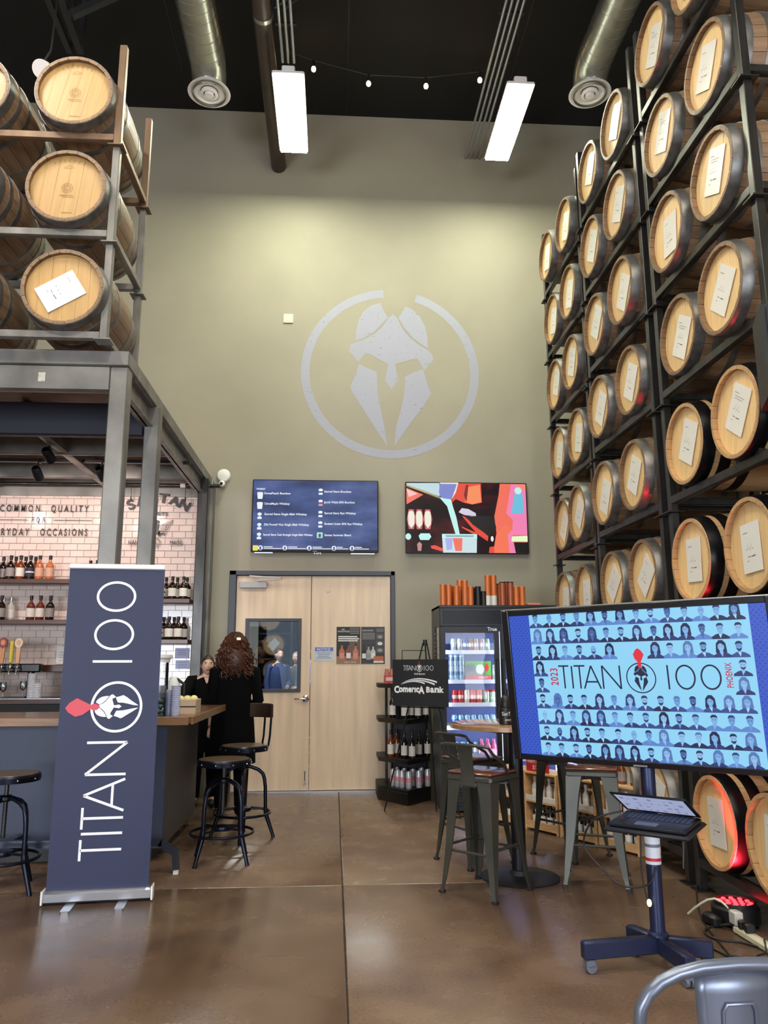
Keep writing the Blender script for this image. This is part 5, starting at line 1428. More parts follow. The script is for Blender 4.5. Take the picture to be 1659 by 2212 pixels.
def band(p0, p1, p2, p3, t0, t1):
    up_, dn = [], []
    for i in range(13):
        s = i/12; x = (1-s)**3*p0[0]+3*(1-s)**2*s*p1[0]+3*(1-s)*s*s*p2[0]+s**3*p3[0]; z = (1-s)**3*p0[1]+3*(1-s)**2*s*p1[1]+3*(1-s)*s*s*p2[1]+s**3*p3[1]
        th = t0+(t1-t0)*s; up_.append((x, z+th/2)); dn.append((x, z-th/2))
    b.poly(dn+up_[::-1], sw, 1)
band((sgx-.215, 1.248), (sgx-.12, 1.312), (sgx+.02, 1.325), (sgx+.19, 1.272), .002, .016)
band((sgx-.19, 1.258), (sgx-.09, 1.30), (sgx+.03, 1.302), (sgx+.165, 1.25), .002, .016)
band((sgx-.2, 1.25), (sgx-.11, 1.285), (sgx-.02, 1.285), (sgx+.055, 1.258), .002, .014)
o = b.build('sign_print', None, sb, False); o.location.y = Ys
for s, x0, x1, y0, y1 in (('C', 222, 345, 890, 1055), ('o', 335, 428, 925, 1038), ('m', 432, 556, 925, 1035), ('e', 562, 638, 925, 1038), ('r', 645, 703, 925, 1035), ('\u0131', 708, 738, 925, 1035), ('c', 744, 822, 925, 1038), ('A', 806, 942, 895, 1065),
                        ('B', 985, 1075, 905, 1035), ('a', 1082, 1166, 925, 1038), ('n', 1176, 1285, 925, 1035), ('k', 1292, 1392, 900, 1035)):
    o = text(s, .1, sw, I4, 0, 'LEFT', 1, 1, 'sign_lettering', sb, .0045)
    vx = [v.co.x for v in o.data.vertices]; vz = [v.co.z for v in o.data.vertices]
    X0, X1, Z0, Z1 = sgx+(x0-835)/2113, sgx+(x1-835)/2113, 1.265-(y1-818)/2300, 1.265-(y0-818)/2300
    ax, bx, az, bz = min(vx), max(vx), min(vz), max(vz)
    for v in o.data.vertices:
        v.co = (X0+(v.co.x-ax)/(bx-ax)*(X1-X0), Ys-.001, Z0+(v.co.z-az)/(bz-az)*(Z1-Z0))
text('Gold Sponsor', .022, sw, T(sgx, Ys-.001, 1.345), 0, 'CENTER', 1, 1, 'sign_lettering', sb, .0004)

# ------------------------------------------------------------------ pine crates with bottles
pine = M('pine', (206, 164, 116), .5, var=.16, scale=3, stretch=(1.5, 1.5, 8), objrand=.06)
d_ = Vector((.49, -.87, 0)); ang = math.atan2(d_.y, d_.x)
for i in range(4):
    o_ = Vector((1.52, 7.60, 0))+d_*(.425*i)
    w_, dp, h = .40, .26, .50
    t = thing('wooden_crate', 'open pine display crate of bottles under the big screen, %s from the back' % ordn(i), 'crate', o_, ang, 'pine display crates')
    B().span((0, 0, 0), (.018, dp, h), pine, .002).build('side_board', None, t); B().span((w_-.018, 0, 0), (w_, dp, h), pine, .002).build('side_board', None, t)
    for z in (0.02, .24): B().span((.018, 0, z), (w_-.018, dp, z+.016), pine, .002).build('shelf_board', None, t)
    B().span((.018, 0, h-.018), (w_-.018, dp, h), pine, .002).build('top_board', None, t)
    for k in range(4): B().span((.018, dp-.012, .045+k*.115), (w_-.018, dp, .14+k*.115), pine, .002).build('back_slat', None, t)
    B().span((.018, 0.001, .036), (w_-.018, .012, .085), pine, .002).build('front_lip', None, t)
    B().span((.018, 0.001, .256), (w_-.018, .012, .30), M('crate_card', (214, 206, 196), .5), .002).build('front_card', None, t)
    X = T(*o_) @ rotm('Z', ang)
    for lv in range(2):
        for k in range(4):
            p = X @ Vector((.065+.09*k, .075, (.036, .256)[lv]))
            kk = ('crateb', lv)
            lab = '%s %s bottle from the back, %s shelf, %s pine crate' % (('white-labelled', 'pale')[lv], ordn(k), ('lower', 'upper')[lv], ordn(i))
            if kk not in cans:
                u = thing('small_bottle', lab, 'bottle', p, ang, 'bottles in the pine crates'); bottle_parts(u, .195, .03, (dark_glass, clear_liq)[lv], (cap_b, white_plastic)[lv], label_w); cans[kk] = u
            else: dup(cans[kk], lab, p)
    if i == 0 or i == 1:
        p = X @ Vector((.06, .02, h))
        if i == 1:
            u = thing('price_sign', 'red price sign with white lettering standing on a pine crate', 'sign', p, ang)
            B().span((-.04, 0, 0), (.24, .006, .15), M('sign_red', (190, 36, 40), .4)).build('card', None, u)
            text('VARIETY 12 PACKS', .034, paperw, T(-.028, -.001, .075), 0, 'LEFT', .78, 1, 'sign_lettering', u, .0006); text('$17.99', .05, paperw, T(.04, -.001, .022), 0, 'LEFT', .8, 1, 'sign_lettering', u, .0006)
            b = B()
            for q_ in range(4): b.rect(-.02+q_*.065, .128, .02+q_*.065, .14, paperw, 1)
            b.build('sign_print', None, u, False)
    if i >= 2:
        for k in range(3):
            p = X @ Vector((.07+.12*k, .1, h))
            lab = 'amber bottle standing on top of the %s pine crate, %s from the back' % (ordn(i), ordn(k))
            if 'topb' not in cans:
                u = thing('small_bottle', lab, 'bottle', p, ang, 'bottles on the pine crates'); bottle_parts(u, .2, .032, whisky, cap_b, label_g); cans['topb'] = u
            else: dup(cans['topb'], lab, p)
# ------------------------------------------------------------------ big screen on a rolling stand
A_, B_, G_ = -0.72823912, 0.10992849, -0.00830734
TVR = (Matrix.Rotation(A_, 4, 'Z') @ Matrix.Rotation(B_, 4, 'X') @ Matrix.Rotation(G_, 4, 'Y'))
TVC = Vector((1.518, 3.936, 1.343)); SC = .98
TW_, TH_ = 1.431, .823
tvb = thing('display_screen', 'large tilted screen showing a blue grid of portraits, on a rolling stand at right', 'television', TVC)
tvb.rotation_euler = TVR.to_euler()
bez = M('bezel_black', (14, 14, 22), .22)
b = B(); fx, fz = .048*SC, .05*SC
hw, hh = TW_/2, TH_/2
b.box((0, .03, 0), (TW_, .06, TH_), bez, None, .008)
b.build('case', None, tvb)
b = B()
for (x0, x1, z0, z1) in ((-hw+.003, -hw+.045, -hh+.003, hh-.003), (hw-.045, hw-.003, -hh+.003, hh-.003), (-hw+.045, hw-.045, hh-.034, hh-.003), (-hw+.045, hw-.045, -hh+.003, -hh+.032)):
    b.span((x0, -.012, z0), (x1, .002, z1), bez, .003)
b.build('bezel', None, tvb)
B().span((-hw, -.006, hh-.002), (hw, .05, hh+.002), alu).build('edge_trim', None, tvb)
B().span((-.035, -.0135, -hh+.008), (.035, -.012, -hh+.016), M('badge_grey', (120, 120, 128), .4)).build('badge', None, tvb)
B().span((-.3, .06, -.25), (.3, .085, .25), bez).build('rear_cover', None, tvb)
def e2(n, c_): return E('s_'+n, c_)
s_bg = e2('page', (142, 210, 244)); s_blue = e2('blue', (48, 84, 196)); s_blue2 = e2('blue_hatch', (30, 52, 142)); s_ink = e2('ink', (18, 28, 66)); s_red = e2('red', (224, 40, 62)); s_red2 = e2('crimson', (190, 40, 70))
faces_ = [e2('face%d' % i, c_) for i, c_ in enumerate(((120, 172, 226), (100, 150, 212), (138, 186, 232), (66, 104, 168)))]
hairs_ = [e2('hair%d' % i, c_) for i, c_ in enumerate(((22, 34, 78), (44, 62, 118), (84, 118, 182), (34, 46, 92)))]
suits_ = [e2('suit%d' % i, c_) for i, c_ in enumerate(((26, 36, 80), (52, 74, 140), (92, 132, 202), (38, 54, 112)))]
shirt_ = e2('shirt', (168, 214, 246))
Q = random.Random(11)
scr_b = B(); ins = .046
scr_b.rect(-hw+ins, -hh+.033, hw-ins, hh-.035, s_blue, 0)
pu0, pu1, pv0, pv1 = -.556*SC, .605*SC, -hh+.033, hh-.035
o = scr_b.build('screen', None, tvb, False); o.location.y = -.0005
b = B(); b.rect(pu0, pv0, pu1, pv1, s_bg, 1)
# woven hatching at the two side bands
for side in ((-hw+ins, pu0), (pu1, hw-ins)):
    x0, x1 = side; n = int((x1-x0)/.012)
    for i in range(n):
        for k in range(54):
            if (i+k) % 2: 
                x = x0+.006+i*.012; z = pv0+.008+k*(pv1-pv0-.012)/54
                b.rect(x, z, x+.006, z+.006, s_blue2, 1)
o = b.build('slide_page', None, tvb, False); o.location.y = -.0005; o['kind'] = 'stuff'
rowz = [.311, .221, .132, .043, -.045, -.132, -.219, -.306, -.394]
def portrait(b, u, v, s):
    """one head-and-shoulders print; u centre, v bottom edge, s height"""
    long_ = Q.random() < .36; f_ = Q.choice(faces_[:3]) if Q.random() < .86 else faces_[3]
    h_ = Q.choice(hairs_); su = Q.choice(suits_); w_ = s*.5; du = Q.uniform(-.06, .06)*s
    sh = [(u-w_*.98, v), (u+w_*.98, v), (u+w_*.9, v+.13*s), (u+w_*.45, v+.26*s), (u+du+.1*s, v+.3*s), (u+du-.1*s, v+.3*s), (u-w_*.45, v+.26*s), (u-w_*.9, v+.13*s)]
    fu, fv = u+du, v+.58*s
    if long_:
        hl = .28*s; b.poly([(fu-.2*s, v+.12*s), (fu+.2*s, v+.12*s), (fu+.29*s, v+.3*s), (fu+.25*s, v+.75*s), (fu+.1*s, v+.93*s), (fu-.1*s, v+.93*s), (fu-.25*s, v+.75*s), (fu-.29*s, v+.3*s)], h_, 2)
    b.poly(sh, su, 3)
    b.poly([(fu-.1*s, v+.3*s), (u, v+.04*s), (fu+.1*s, v+.3*s)], shirt_ if su in suits_[:2] else f_, 4)
    b.rect(fu-.085*s, v+.26*s, fu+.085*s, v+.45*s, f_, 4)
    b.ell(fu, fv, .165*s, .235*s, f_, 5, 14)
    if not long_ and Q.random() < .85:
        b.poly([(fu-.18*s, fv+.06*s), (fu-.15*s, fv+.1*s), (fu-.1*s, fv+.14*s), (fu+.1*s, fv+.15*s), (fu+.15*s, fv+.1*s), (fu+.18*s, fv+.06*s), (fu+.17*s, fv+.2*s), (fu+.08*s, fv+.28*s), (fu-.08*s, fv+.28*s), (fu-.17*s, fv+.2*s)], h_, 6)
    elif long_: b.poly([(fu-.17*s, fv+.08*s), (fu-.02*s, fv+.19*s), (fu+.17*s, fv+.06*s), (fu+.15*s, fv+.24*s), (fu, fv+.3*s), (fu-.15*s, fv+.24*s)], h_, 6)
    if not long_ and Q.random() < .35: b.poly([(fu-.15*s, fv-.07*s), (fu-.06*s, fv-.11*s), (fu+.06*s, fv-.11*s), (fu+.15*s, fv-.07*s), (fu+.1*s, fv-.2*s), (fu, fv-.245*s), (fu-.1*s, fv-.2*s)], h_, 6)
    for k in (-1, 1): b.rect(fu+k*.07*s-.028*s, fv+.015*s, fu+k*.07*s+.028*s, fv+.04*s, s_ink, 7)
    b.rect(fu-.045*s, fv-.115*s, fu+.045*s, fv-.095*s, shirt_, 7); b.rect(fu-.012*s, fv-.05*s, fu+.018*s, fv-.035*s, hairs_[2], 7)
cells = []
for r in range(9):
    for c_ in range(14):
        if r == 2 and c_ in (6, 7): continue
        if r in (3, 4) and 0 < c_ < 13: continue
        cells.append((r, c_))
for r, c_ in cells:
    ub = (-.513+c_*.0815)*SC; s = .0905*SC
    q = B(); portrait(q, ub, rowz[r]*SC, s)
    o = q.build('portrait_print', None, tvb, False); o.location.y = -.0005
b = B(); hcap = .121*SC; u0, v0 = -.405*SC, -.022*SC
b.rect(-.47*SC, -.043*SC, .50*SC, .128*SC, s_bg, 2)
c_ = titan(b, u0, v0, hcap, s_ink, .0085*SC, None, 3)
emblem(b, .051*SC, .035*SC, .078*SC, s_ink, s_ink, s_red, 3, th=.075)
o = b.build('slide_title', None, tvb, False); o.location.y = -.0005
text('2023', .062*SC, s_red2, T(-.412*SC, -.004, -.006*SC) @ rotm('Y', -PI/2), 0, 'LEFT', .72, 1.1, 'slide_lettering', tvb, .001)
text('PHOENIX', .042*SC, s_red2, T(.497*SC, -.004, -.012*SC) @ rotm('Y', -PI/2), 0, 'LEFT', .62, 1.08, 'slide_lettering', tvb, .0008)

PX, PY = 1.605, 4.03
cart = thing('rolling_stand', 'navy-black rolling screen stand with cross base and tray, under the big screen', 'stand', (PX, PY, 0))
pole_m = M('stand_navy', (44, 50, 80), .35, .5)
B().lathe([(.036, .08), (.036, 1.35), (.03, 1.4)], 20, pole_m).build('pole', None, cart)
for (dx, dy) in ((-.40, -.06), (.23, -.09), (-.085, .17), (.03, -.29)):
    L_ = math.hypot(dx, dy); ux, uy = dx/L_, dy/L_
    a = B().span((.0, -.026, .062), (L_, .026, .14), pole_m, .006).build('base_arm', None, cart); a.rotation_euler = (0, 0, math.atan2(dy, dx))
    X = T(L_-.035, 0, 0)
    w1 = B()
    for s in (-1, 1): w1.lathe([(.012, -.009), (.026, -.008), (.028, 0), (.026, .008), (.012, .009)], 18, M('caster_grey', (96, 100, 112), .35), X @ T(0, s*.014, .028) @ rotm('X', PI/2))
    w1.build('caster_wheel', None, a)
    B().span((L_-.06, -.027, .028), (L_-.01, .027, .062), M('caster_grey', (96, 100, 112), .35), .008).build('caster_hood', None, a)
B().lathe([(.05, .14), (.05, .15), (.04, .16)], 20, pole_m).build('base_collar', None, cart)
B().lathe([(.0375, .47), (.0375, .60)], 20, M('sticker_white', (214, 216, 226), .4), None, False).build('warning_sticker', None, cart)
B().lathe([(.038, .485), (.038, .50)], 20, M('sticker_red', (196, 40, 50), .4), None, False).build('sticker_band', None, cart)
B().lathe([(.038, .55), (.038, .565)], 20, M('sticker_ink', (110, 112, 130), .4), None, False).build('sticker_band', None, cart)
nv = Vector((.665, .746, 0))
B().bar((0, 0, 1.30), tuple(nv*-.06+Vector((0, 0, 1.34))), .09, pole_m).build('mount_arm', None, cart)
TRAY = Matrix.Translation((1.54, 3.82, .70)) @ Matrix.Rotation(A_, 4, 'Z') @ Matrix.Rotation(math.radians(5), 4, 'X')
o = B().box((0, 0, -.016), (.40, .29, .02), M('tray_black', (22, 22, 28), .4), None, .008).build('tray', None, cart)
o.matrix_local = T(-PX, -PY, 0) @ TRAY
o = B().box((0, .1, -.045), (.09, .12, .045), pole_m, None, .006).build('tray_bracket', None, cart); o.matrix_local = T(-PX, -PY, 0) @ TRAY
lp = thing('laptop', 'half-closed black laptop lying on the tray of the rolling stand', 'laptop')
lp.matrix_world = TRAY @ T(0, 0, -.005)
lpm = M('laptop_black', (24, 25, 34), .35, .2)
B().box((0, 0, .010), (.365, .25, .018), lpm, None, .005).build('base', None, lp)
kb = B()
for r in range(5):
    for c_ in range(14): kb.box((-.152+c_*.0234, .095-r*.0225, .0205), (.0195, .0185, .003), M('keycap', (50, 56, 82), .4))
kb.build('keyboard', None, lp)['kind'] = 'stuff'
B().box((-.01, -.08, .0195), (.105, .055, .0015), M('touchpad', (64, 70, 96), .25)).build('touchpad', None, lp)
lid = B().box((0, .003, .118), (.365, .008, .235), lpm, None, .003).build('lid', None, lp)
lid.matrix_local = T(0, .122, .02) @ rotm('X', math.radians(58))
b = B(); b.rect(-.165, .025, .165, .222, M('laptop_screen', (176, 186, 222), .2, em=.75), 0)
for i in range(9):
    for k in range(4):
        if Q.random() < .6: b.rect(-.15+i*.034, .04+k*.045, -.128+i*.034-Q.uniform(0, .01), .058+k*.045+Q.uniform(-.01, .012), M('laptop_print', (140, 150, 196), .2, em=.7), 1)
o = b.build('laptop_display', None, lid, False); o.location.y = -.0016

# ------------------------------------------------------------------ foreground chair
ch = thing('metal_chair', 'blue-grey metal chair with curved tube back at the bottom right corner', 'chair', (.78, 1.80, 0), math.radians(3))
cgun = M('chair_steel', (112, 118, 134), .32, .6, var=.08, scale=4)
path = [(-.185, .12, .45), (-.205, -.02, .60), (-.205, -.15, .72)]
for i in range(13):
    a = PI-PI*i/12; path.append((.20*(1 if True else 0)*math.copysign(abs(math.cos(a))**.75, math.cos(a)), -.185-.012*math.sin(a), .765+.108*math.sin(a)**.8))
path += [(.205, -.15, .72), (.205, -.02, .60), (.185, .12, .45)]
B().tube(path, .0125, 12, cgun).build('back_tube', None, ch)
vs = []; n = 10; m_ = 8
for i in range(n+1):
    f_ = i/n; z = .44+(.862-.44)*f_; w_ = .062+.022*f_; y = -.165-.022*f_
    for k in range(m_+1):
        s = -1+2*k/m_; vs.append((w_*s, y-.012*(1-s*s), z-(.012*s*s if i == n else 0)))
fs = []
for i in range(n):
    for k in range(m_): fs.append((i*(m_+1)+k, i*(m_+1)+k+1, (i+1)*(m_+1)+k+1, (i+1)*(m_+1)+k))
b = B().add(vs, fs, cgun)
o = b.build('back_plate', None, ch); md = o.modifiers.new('solid', 'SOLIDIFY'); md.thickness = .004
b = B(); b.tube([(-.036, -.186, .60), (-.033, -.196, .79), (-.026, -.198, .803), (.026, -.198, .803), (.033, -.196, .79), (.036, -.186, .60)], .0035, 8, cgun); b.build('plate_emboss', None, ch)
B().box((0, .02, .45), (.36, .36, .03), cgun, None, .012).build('seat', None, ch)
for sx in (-1, 1):
    for sy in (-1, 1): B().tube([(sx*.15, .02+sy*.15, .44), (sx*.20, .02+sy*.2, 0)], [.03, .016], 8, cgun).build('leg', None, ch)

# ------------------------------------------------------------------ loudspeaker, floor light, power strip, cables
sp = thing('loudspeaker', 'black loudspeaker fixed to the near post of the tall right stack', 'speaker', (2.335, 3.62, 3.0), math.radians(-14))
B().prism([(-.16, -.14), (.16, -.14), (.12, .14), (-.12, .14)], -.24, .24, M('speaker_black', (8, 8, 9), .6)).build('cabinet', None, sp)
B().span((-.135, -.148, -.22), (.135, -.141, .22), M('grille_black', (10, 10, 12), .7)).build('grille', None, sp)
B().box((.03, .16, 0), (.04, .08, .06), steel).build('bracket', None, sp)
pr_ = thing('floor_uplight', 'black floor spotlight with glowing red lamps under the lowest barrels', 'floor light', (2.305, 4.63, 0), math.radians(12))
B().lathe([(.11, 0), (.13, .012), (.13, .085), (.115, .1), (.115, .118), (.105, .118), (.105, .105)], 28, satin_black, T(0, 0, .0), False).build('housing', None, pr_)
B().span((-.19, -.06, .0), (-.13, .06, .06), satin_black, .012).build('plug_box', None, pr_)
b = B(); b.lathe([(.001, .102), (.106, .102)], 24, M('lamp_board', (60, 6, 10), .4), None, False); b.build('lamp_board', None, pr_)
redem = M('red_lamp', (255, 40, 50), .3, em=7)
for r_, k in ((0, 1), (.042, 6), (.083, 11)):
    for i in range(k):
        a = 2*PI*i/k
        B().ball((r_*math.cos(a), r_*math.sin(a), .108), (.014, .014, .007), redem, 8, 5).build('red_led', None, pr_)
l = bpy.data.lights.new('red_beam', 'SPOT'); l.energy = 260; l.color = (1, .02, .04); l.spot_size = .9; l.spot_blend = .5; l.shadow_soft_size = .06
lo = bpy.data.objects.new('red_beam', l); C.objects.link(lo); lo.parent = pr_; lo.location = (0, 0, .16); lo.rotation_euler = (PI, 0, 0)
cream = M('strip_cream', (214, 206, 180), .4)
ps = thing('power_strip', 'cream power strip with black plugs on the floor by the red uplight', 'power strip', (2.232, 4.27, 0), math.radians(-88))
B().box((0, 0, .02), (.40, .055, .038), cream, None, .008).build('strip_body', None, ps)
for i in range(2): B().box((-.13+.06*i, 0, .06), (.035, .05, .045), ink, None, .006).build('plug', None, ps)
B().box((-.2, 0, .075), (.07, .05, .07), M('adapter_white', (196, 190, 182), .4), None, .006).build('plug_adapter', None, ps)
B().tube([(-.2, 0, .03), (-.235, .015, .035), (-.26, .02, .05), (-.275, .015, .075), (-.285, 0, .105), (-.30, -.025, .13), (-.325, -.05, .14), (-.36, -.075, .125), (-.40, -.095, .095), (-.45, -.115, .055), (-.50, -.13, .012)], .006, 8, cream).build('cord', None, ps)
def cable(pts, lab, r=.005, m=ink):
    # smooth the path
    P_ = [Vector(p) for p in pts]; out = []
    for i in range(len(P_)-1):
        p0 = P_[max(0, i-1)]; p1 = P_[i]; p2 = P_[i+1]; p3 = P_[min(len(P_)-1, i+2)]
        for k in range(6):
            t_ = k/6; out.append(.5*((2*p1)+(p2-p0)*t_+(2*p0-5*p1+4*p2-p3)*t_*t_+(3*p1-p0-3*p2+p3)*t_**3))
    out.append(P_[-1])
    return tag(B().tube(out, r, 7, m).build('power_cable'), lab, 'cable', 'black floor cables')
cable([(2.46, 5.45, .5), (2.44, 5.38, .1), (2.34, 5.2, .006), (2.15, 4.75, .006), (2.08, 4.5, .006), (2.03, 4.25, .006), (1.98, 4.02, .006)], 'thin black cable running down the rack post and over the floor')
cable([(1.66, 4.05, .5), (1.61, 4.12, .25), (1.64, 4.10, .05), (1.80, 4.36, .006), (1.93, 4.36, .006), (1.97, 4.2, .006), (2.0, 4.07, .006)], 'thin black cable from the stand base to the floor bricks')
cable([(2.24, 4.45, .05), (2.14, 4.56, .006), (2.04, 4.47, .006), (2.05, 4.36, .006), (2.16, 4.30, .006), (2.24, 4.16, .006)], 'black cable loop lying before the red uplight', .007)
cable([(2.23, 4.2, .05), (2.19, 4.12, .02), (2.13, 4.1, .006), (2.12, 4.0, .006)], 'short black cable curling off the power strip end')
cable([(1.46, 4.03, .72), (1.34, 4.12, .66), (1.31, 4.2, .52), (1.40, 4.12, .40), (1.46, 4.05, .36), (1.56, 4.0, .38), (1.60, 3.99, .46)], 'black cable drooping from the laptop tray to the stand pole')
cable([(1.54, 4.0, .66), (1.53, 4.0, .45), (1.545, 3.99, .32)], 'thin cord with glowing tip hanging under the laptop tray', .004)
tip = tag(B().ball((1.553, 3.985, .30), (.012, .012, .018), M('tip_glow', (255, 236, 170), .3, em=2.5), 10, 6).build('plug_light'), 'small glowing plug tip hanging beside the stand pole', 'plug')
cable([(1.70, 4.1, .7), (1.80, 4.12, .62), (1.83, 4.2, .4)], 'grey cable arching behind the laptop tray', .004, M('cable_grey', (84, 84, 90), .5))
for i, (x, y, a) in enumerate(((2.02, 4.00, -.5), (2.15, 3.97, .3))):
    t = tag(B().box((0, 0, .018), (.15, .06, .034), satin_black, None, .008).build('power_brick'), 'black power brick among the cables on the floor, %s' % ('left', 'right')[i], 'power brick', 'power bricks on the floor'); t.location = (x, y, 0); t.rotation_euler = (0, 0, a)

# ------------------------------------------------------------------ people
skin = M('skin', (226, 182, 160), .5, var=.05, scale=30)
lips = M('lips', (176, 84, 82), .4); brow = M('brow', (84, 58, 44), .7)
cloth_b = M('black_cloth', (4, 4, 7), .95, var=.2, scale=12, spec=.15)
hair_red = M('hair_auburn', (74, 38, 24), .4, var=.5, scale=40)
hair_dk = M('hair_brown', (52, 36, 28), .45, var=.3, scale=40)
eye_w = M('eye_white', (224, 218, 214), .2); eye_d = M('eye_dark', (40, 28, 24), .15)
def head_mesh(b, X, mats):
    nu, nv = 44, 40; rx, ry, rz = .074, .094, .112
    vs = []; fs = []
    g = lambda d, s: math.exp(-(d/s)**2)
    for j in range(nv+1):
        t_ = -PI/2+PI*j/nv
        for i in range(nu):
            a = 2*PI*i/nu
            x = rx*math.cos(t_)*math.cos(a); y = ry*math.cos(t_)*math.sin(a); z = rz*math.sin(t_)
            if z < 0:
                k = (-z/rz); x *= 1-.30*k**1.4
                if y > 0: y *= 1-.35*k
            if y < 0:
                fr_ = max(0, -math.sin(a))
                dy = 0
                dy -= .020*g(x, .011)*g(z+.022, .017)*fr_ + .009*g(x, .009)*g(z-.005, .022)*fr_
                for s in (-1, 1): dy += .007*g(x-s*.031, .014)*g(z-.012, .011)*fr_
                dy -= .004*g(z-.032, .012)*g(x, .045)*fr_
                dy -= .006*g(x, .02)*g(z+.058, .010)*fr_; dy += .003*g(x, .02)*g(z+.058, .0028)*fr_
                dy -= .012*g(x, .022)*g(z+.094, .016)*fr_
                y += dy
            vs.append((x, y, z))
    for j in range(nv):
        for i in range(nu): i2 = (i+1) % nu; fs.append((j*nu+i, j*nu+i2, (j+1)*nu+i2, (j+1)*nu+i))
    base = len(b.v); b.add(vs, fs, mats[0], X)
    # lips and brows by face
    nf = len(fs)
    for q, f_ in enumerate(fs):
        c_ = sum((Vector(vs[i]) for i in f_), Vector())/4
        if c_.y < -.05:
            if abs(c_.x) < .023 and -.0665 < c_.z < -.0505: b.mi[len(b.mi)-nf+q] = b.mat(lips)
            if .016 < abs(c_.x) < .044 and .0295 < c_.z < .0345: b.mi[len(b.mi)-nf+q] = b.mat(brow)
    for s in (-1, 1): b.ball((s*.074, .006, -.005), (.009, .018, .028), mats[0], 10, 8, X)
def skin_body(nodes, edges, root):
    """one continuous surface grown round connected joints"""
    me = bpy.data.meshes.new('skeleton'); me.from_pydata([n[0] for n in nodes], edges, [])
    ob = bpy.data.objects.new('skeleton', me); C.objects.link(ob)
    ob.modifiers.new('skin', 'SKIN'); sub = ob.modifiers.new('sub', 'SUBSURF'); sub.levels = 1; sub.render_levels = 1
    if not me.skin_vertices: 
        with bpy.context.temp_override(object=ob, active_object=ob): bpy.ops.mesh.customdata_skin_add()
    for i, n in enumerate(nodes):
        sv = me.skin_vertices[0].data[i]; sv.radius = (n[1], n[2] if len(n) > 2 else n[1]); sv.use_root = (i == root)
    dg = bpy.context.evaluated_depsgraph_get(); dg.update()
    ev = ob.evaluated_get(dg); m2 = ev.to_mesh()
    vs = [tuple(v.co) for v in m2.vertices]; fs = [tuple(p.vertices) for p in m2.polygons]
    ev.to_mesh_clear(); bpy.data.objects.remove(ob); bpy.data.meshes.remove(me)
    return vs, fs
def fingers(b, wrist, dirv, side, m, curl=.4):
    """five unequal bent fingers and a palm at the end of an arm"""
    d = Vector(dirv).normalized(); s = Vector(side).normalized(); n = d.cross(s).normalized()
    W = Vector(wrist)
    b.tube([W, W+d*.03, W+d*.075, W+d*.088], [.022, .031, .034, .028], 8, m)
    for k, L_ in enumerate((.062, .072, .068, .052)):
        o_ = W+d*.08+s*(-.027+.018*k)
        p1 = o_+d*L_*.42+n*L_*.1*curl; p2 = p1+d*L_*.33+n*L_*.25*curl; p3 = p2+d*L_*.2+n*L_*.3*curl
        b.tube([o_-d*.012, p1, p2, p3], [.0092, .0088, .008, .0062], 7, m)
    o_ = W+d*.03-s*.026; p1 = o_+d*.028-s*.022+n*.008; p2 = p1+d*.028-s*.006+n*.008
    b.tube([o_-d*.01, p1, p2], [.012, .0105, .008], 7, m)
def clothing(b, rings, m, n=20):
    vs = []; fs = []
    for (cx, cy, z, rx, ry) in rings:
        for i in range(n):
            a = 2*PI*i/n; w_ = 1+.02*math.sin(5*a+z*9); vs.append((cx+rx*math.cos(a)*w_, cy+ry*math.sin(a)*w_, z))
    for j in range(len(rings)-1):
        for i in range(n): i2 = (i+1) % n; fs.append((j*n+i, j*n+i2, (j+1)*n+i2, (j+1)*n+i))
    fs.append(tuple(range(n))[::-1]); fs.append(tuple((len(rings)-1)*n+i for i in range(n)))
    b.add(vs, fs, m)

# the curly-haired woman, seen from behind: local -y is the way she faces
def body_nodes(sc, Lh, Lel, Rel, Rh, hipx=.085):
    nd = [((0, 0, .96*sc), .115, .095), ((0, .0, 1.12*sc), .105, .085), ((0, .01, 1.28*sc), .12, .09), ((0, .012, 1.40*sc), .075, .065), ((0, -.005, 1.475*sc), .047), ((0, -.018, 1.535*sc), .044),
          ((-.165, .012, 1.375*sc), .052), (Lel, .040), (Lh, .027), ((.165, .012, 1.375*sc), .052), (Rel, .040), (Rh, .027),
          ((-hipx, 0, .88*sc), .085), ((-hipx-.01, -.01, .48*sc), .058), ((-hipx-.01, .015, .09*sc), .040), ((-hipx-.015, -.13, .035), .036),
          ((hipx, 0, .88*sc), .085), ((hipx+.01, -.01, .48*sc), .058), ((hipx+.01, .015, .09*sc), .040), ((hipx+.015, -.13, .035), .036)]
    ed = [(0, 1), (1, 2), (2, 3), (3, 4), (4, 5), (3, 6), (6, 7), (7, 8), (3, 9), (9, 10), (10, 11), (0, 12), (12, 13), (13, 14), (14, 15), (0, 16), (16, 17), (17, 18), (18, 19)]
    return nd, ed
w1 = thing('person', 'woman with long curly auburn hair in a black coat, seen from behind', 'person', (-.985, 7.98, 0), math.radians(196))
# facing +y and a little left in the room; her left hand (room left) hangs by the bar
nd, ed = body_nodes(1.0, (.205, -.085, .83), (.215, .02, 1.10), (-.225, .03, 1.10), (-.20, -.17, 1.0))
vs, fs = skin_body(nd, ed, 0)
b = B().add(vs, fs, skin)
head_mesh(b, T(0, -.03, 1.63) @ rotm('X', math.radians(-4)), [skin])
fingers(b, (.205, -.085, .835), (.0, -.12, -1), (0, -1, .1), skin, .5); fingers(b, (-.20, -.17, 1.0), (.3, -.9, -.1), (0, 0, 1), skin, .8)
b.build('body', None, w1)
b = B(); clothing(b, [(0, 0, .50, .23, .175), (0, 0, .62, .228, .17), (0, 0, .82, .215, .16), (0, 0, .98, .205, .15), (0, 0, 1.12, .185, .135), (0, .005, 1.26, .195, .13), (0, .01, 1.36, .19, .11), (0, .01, 1.42, .13, .085), (0, .0, 1.465, .07, .065)], cloth_b, 24)
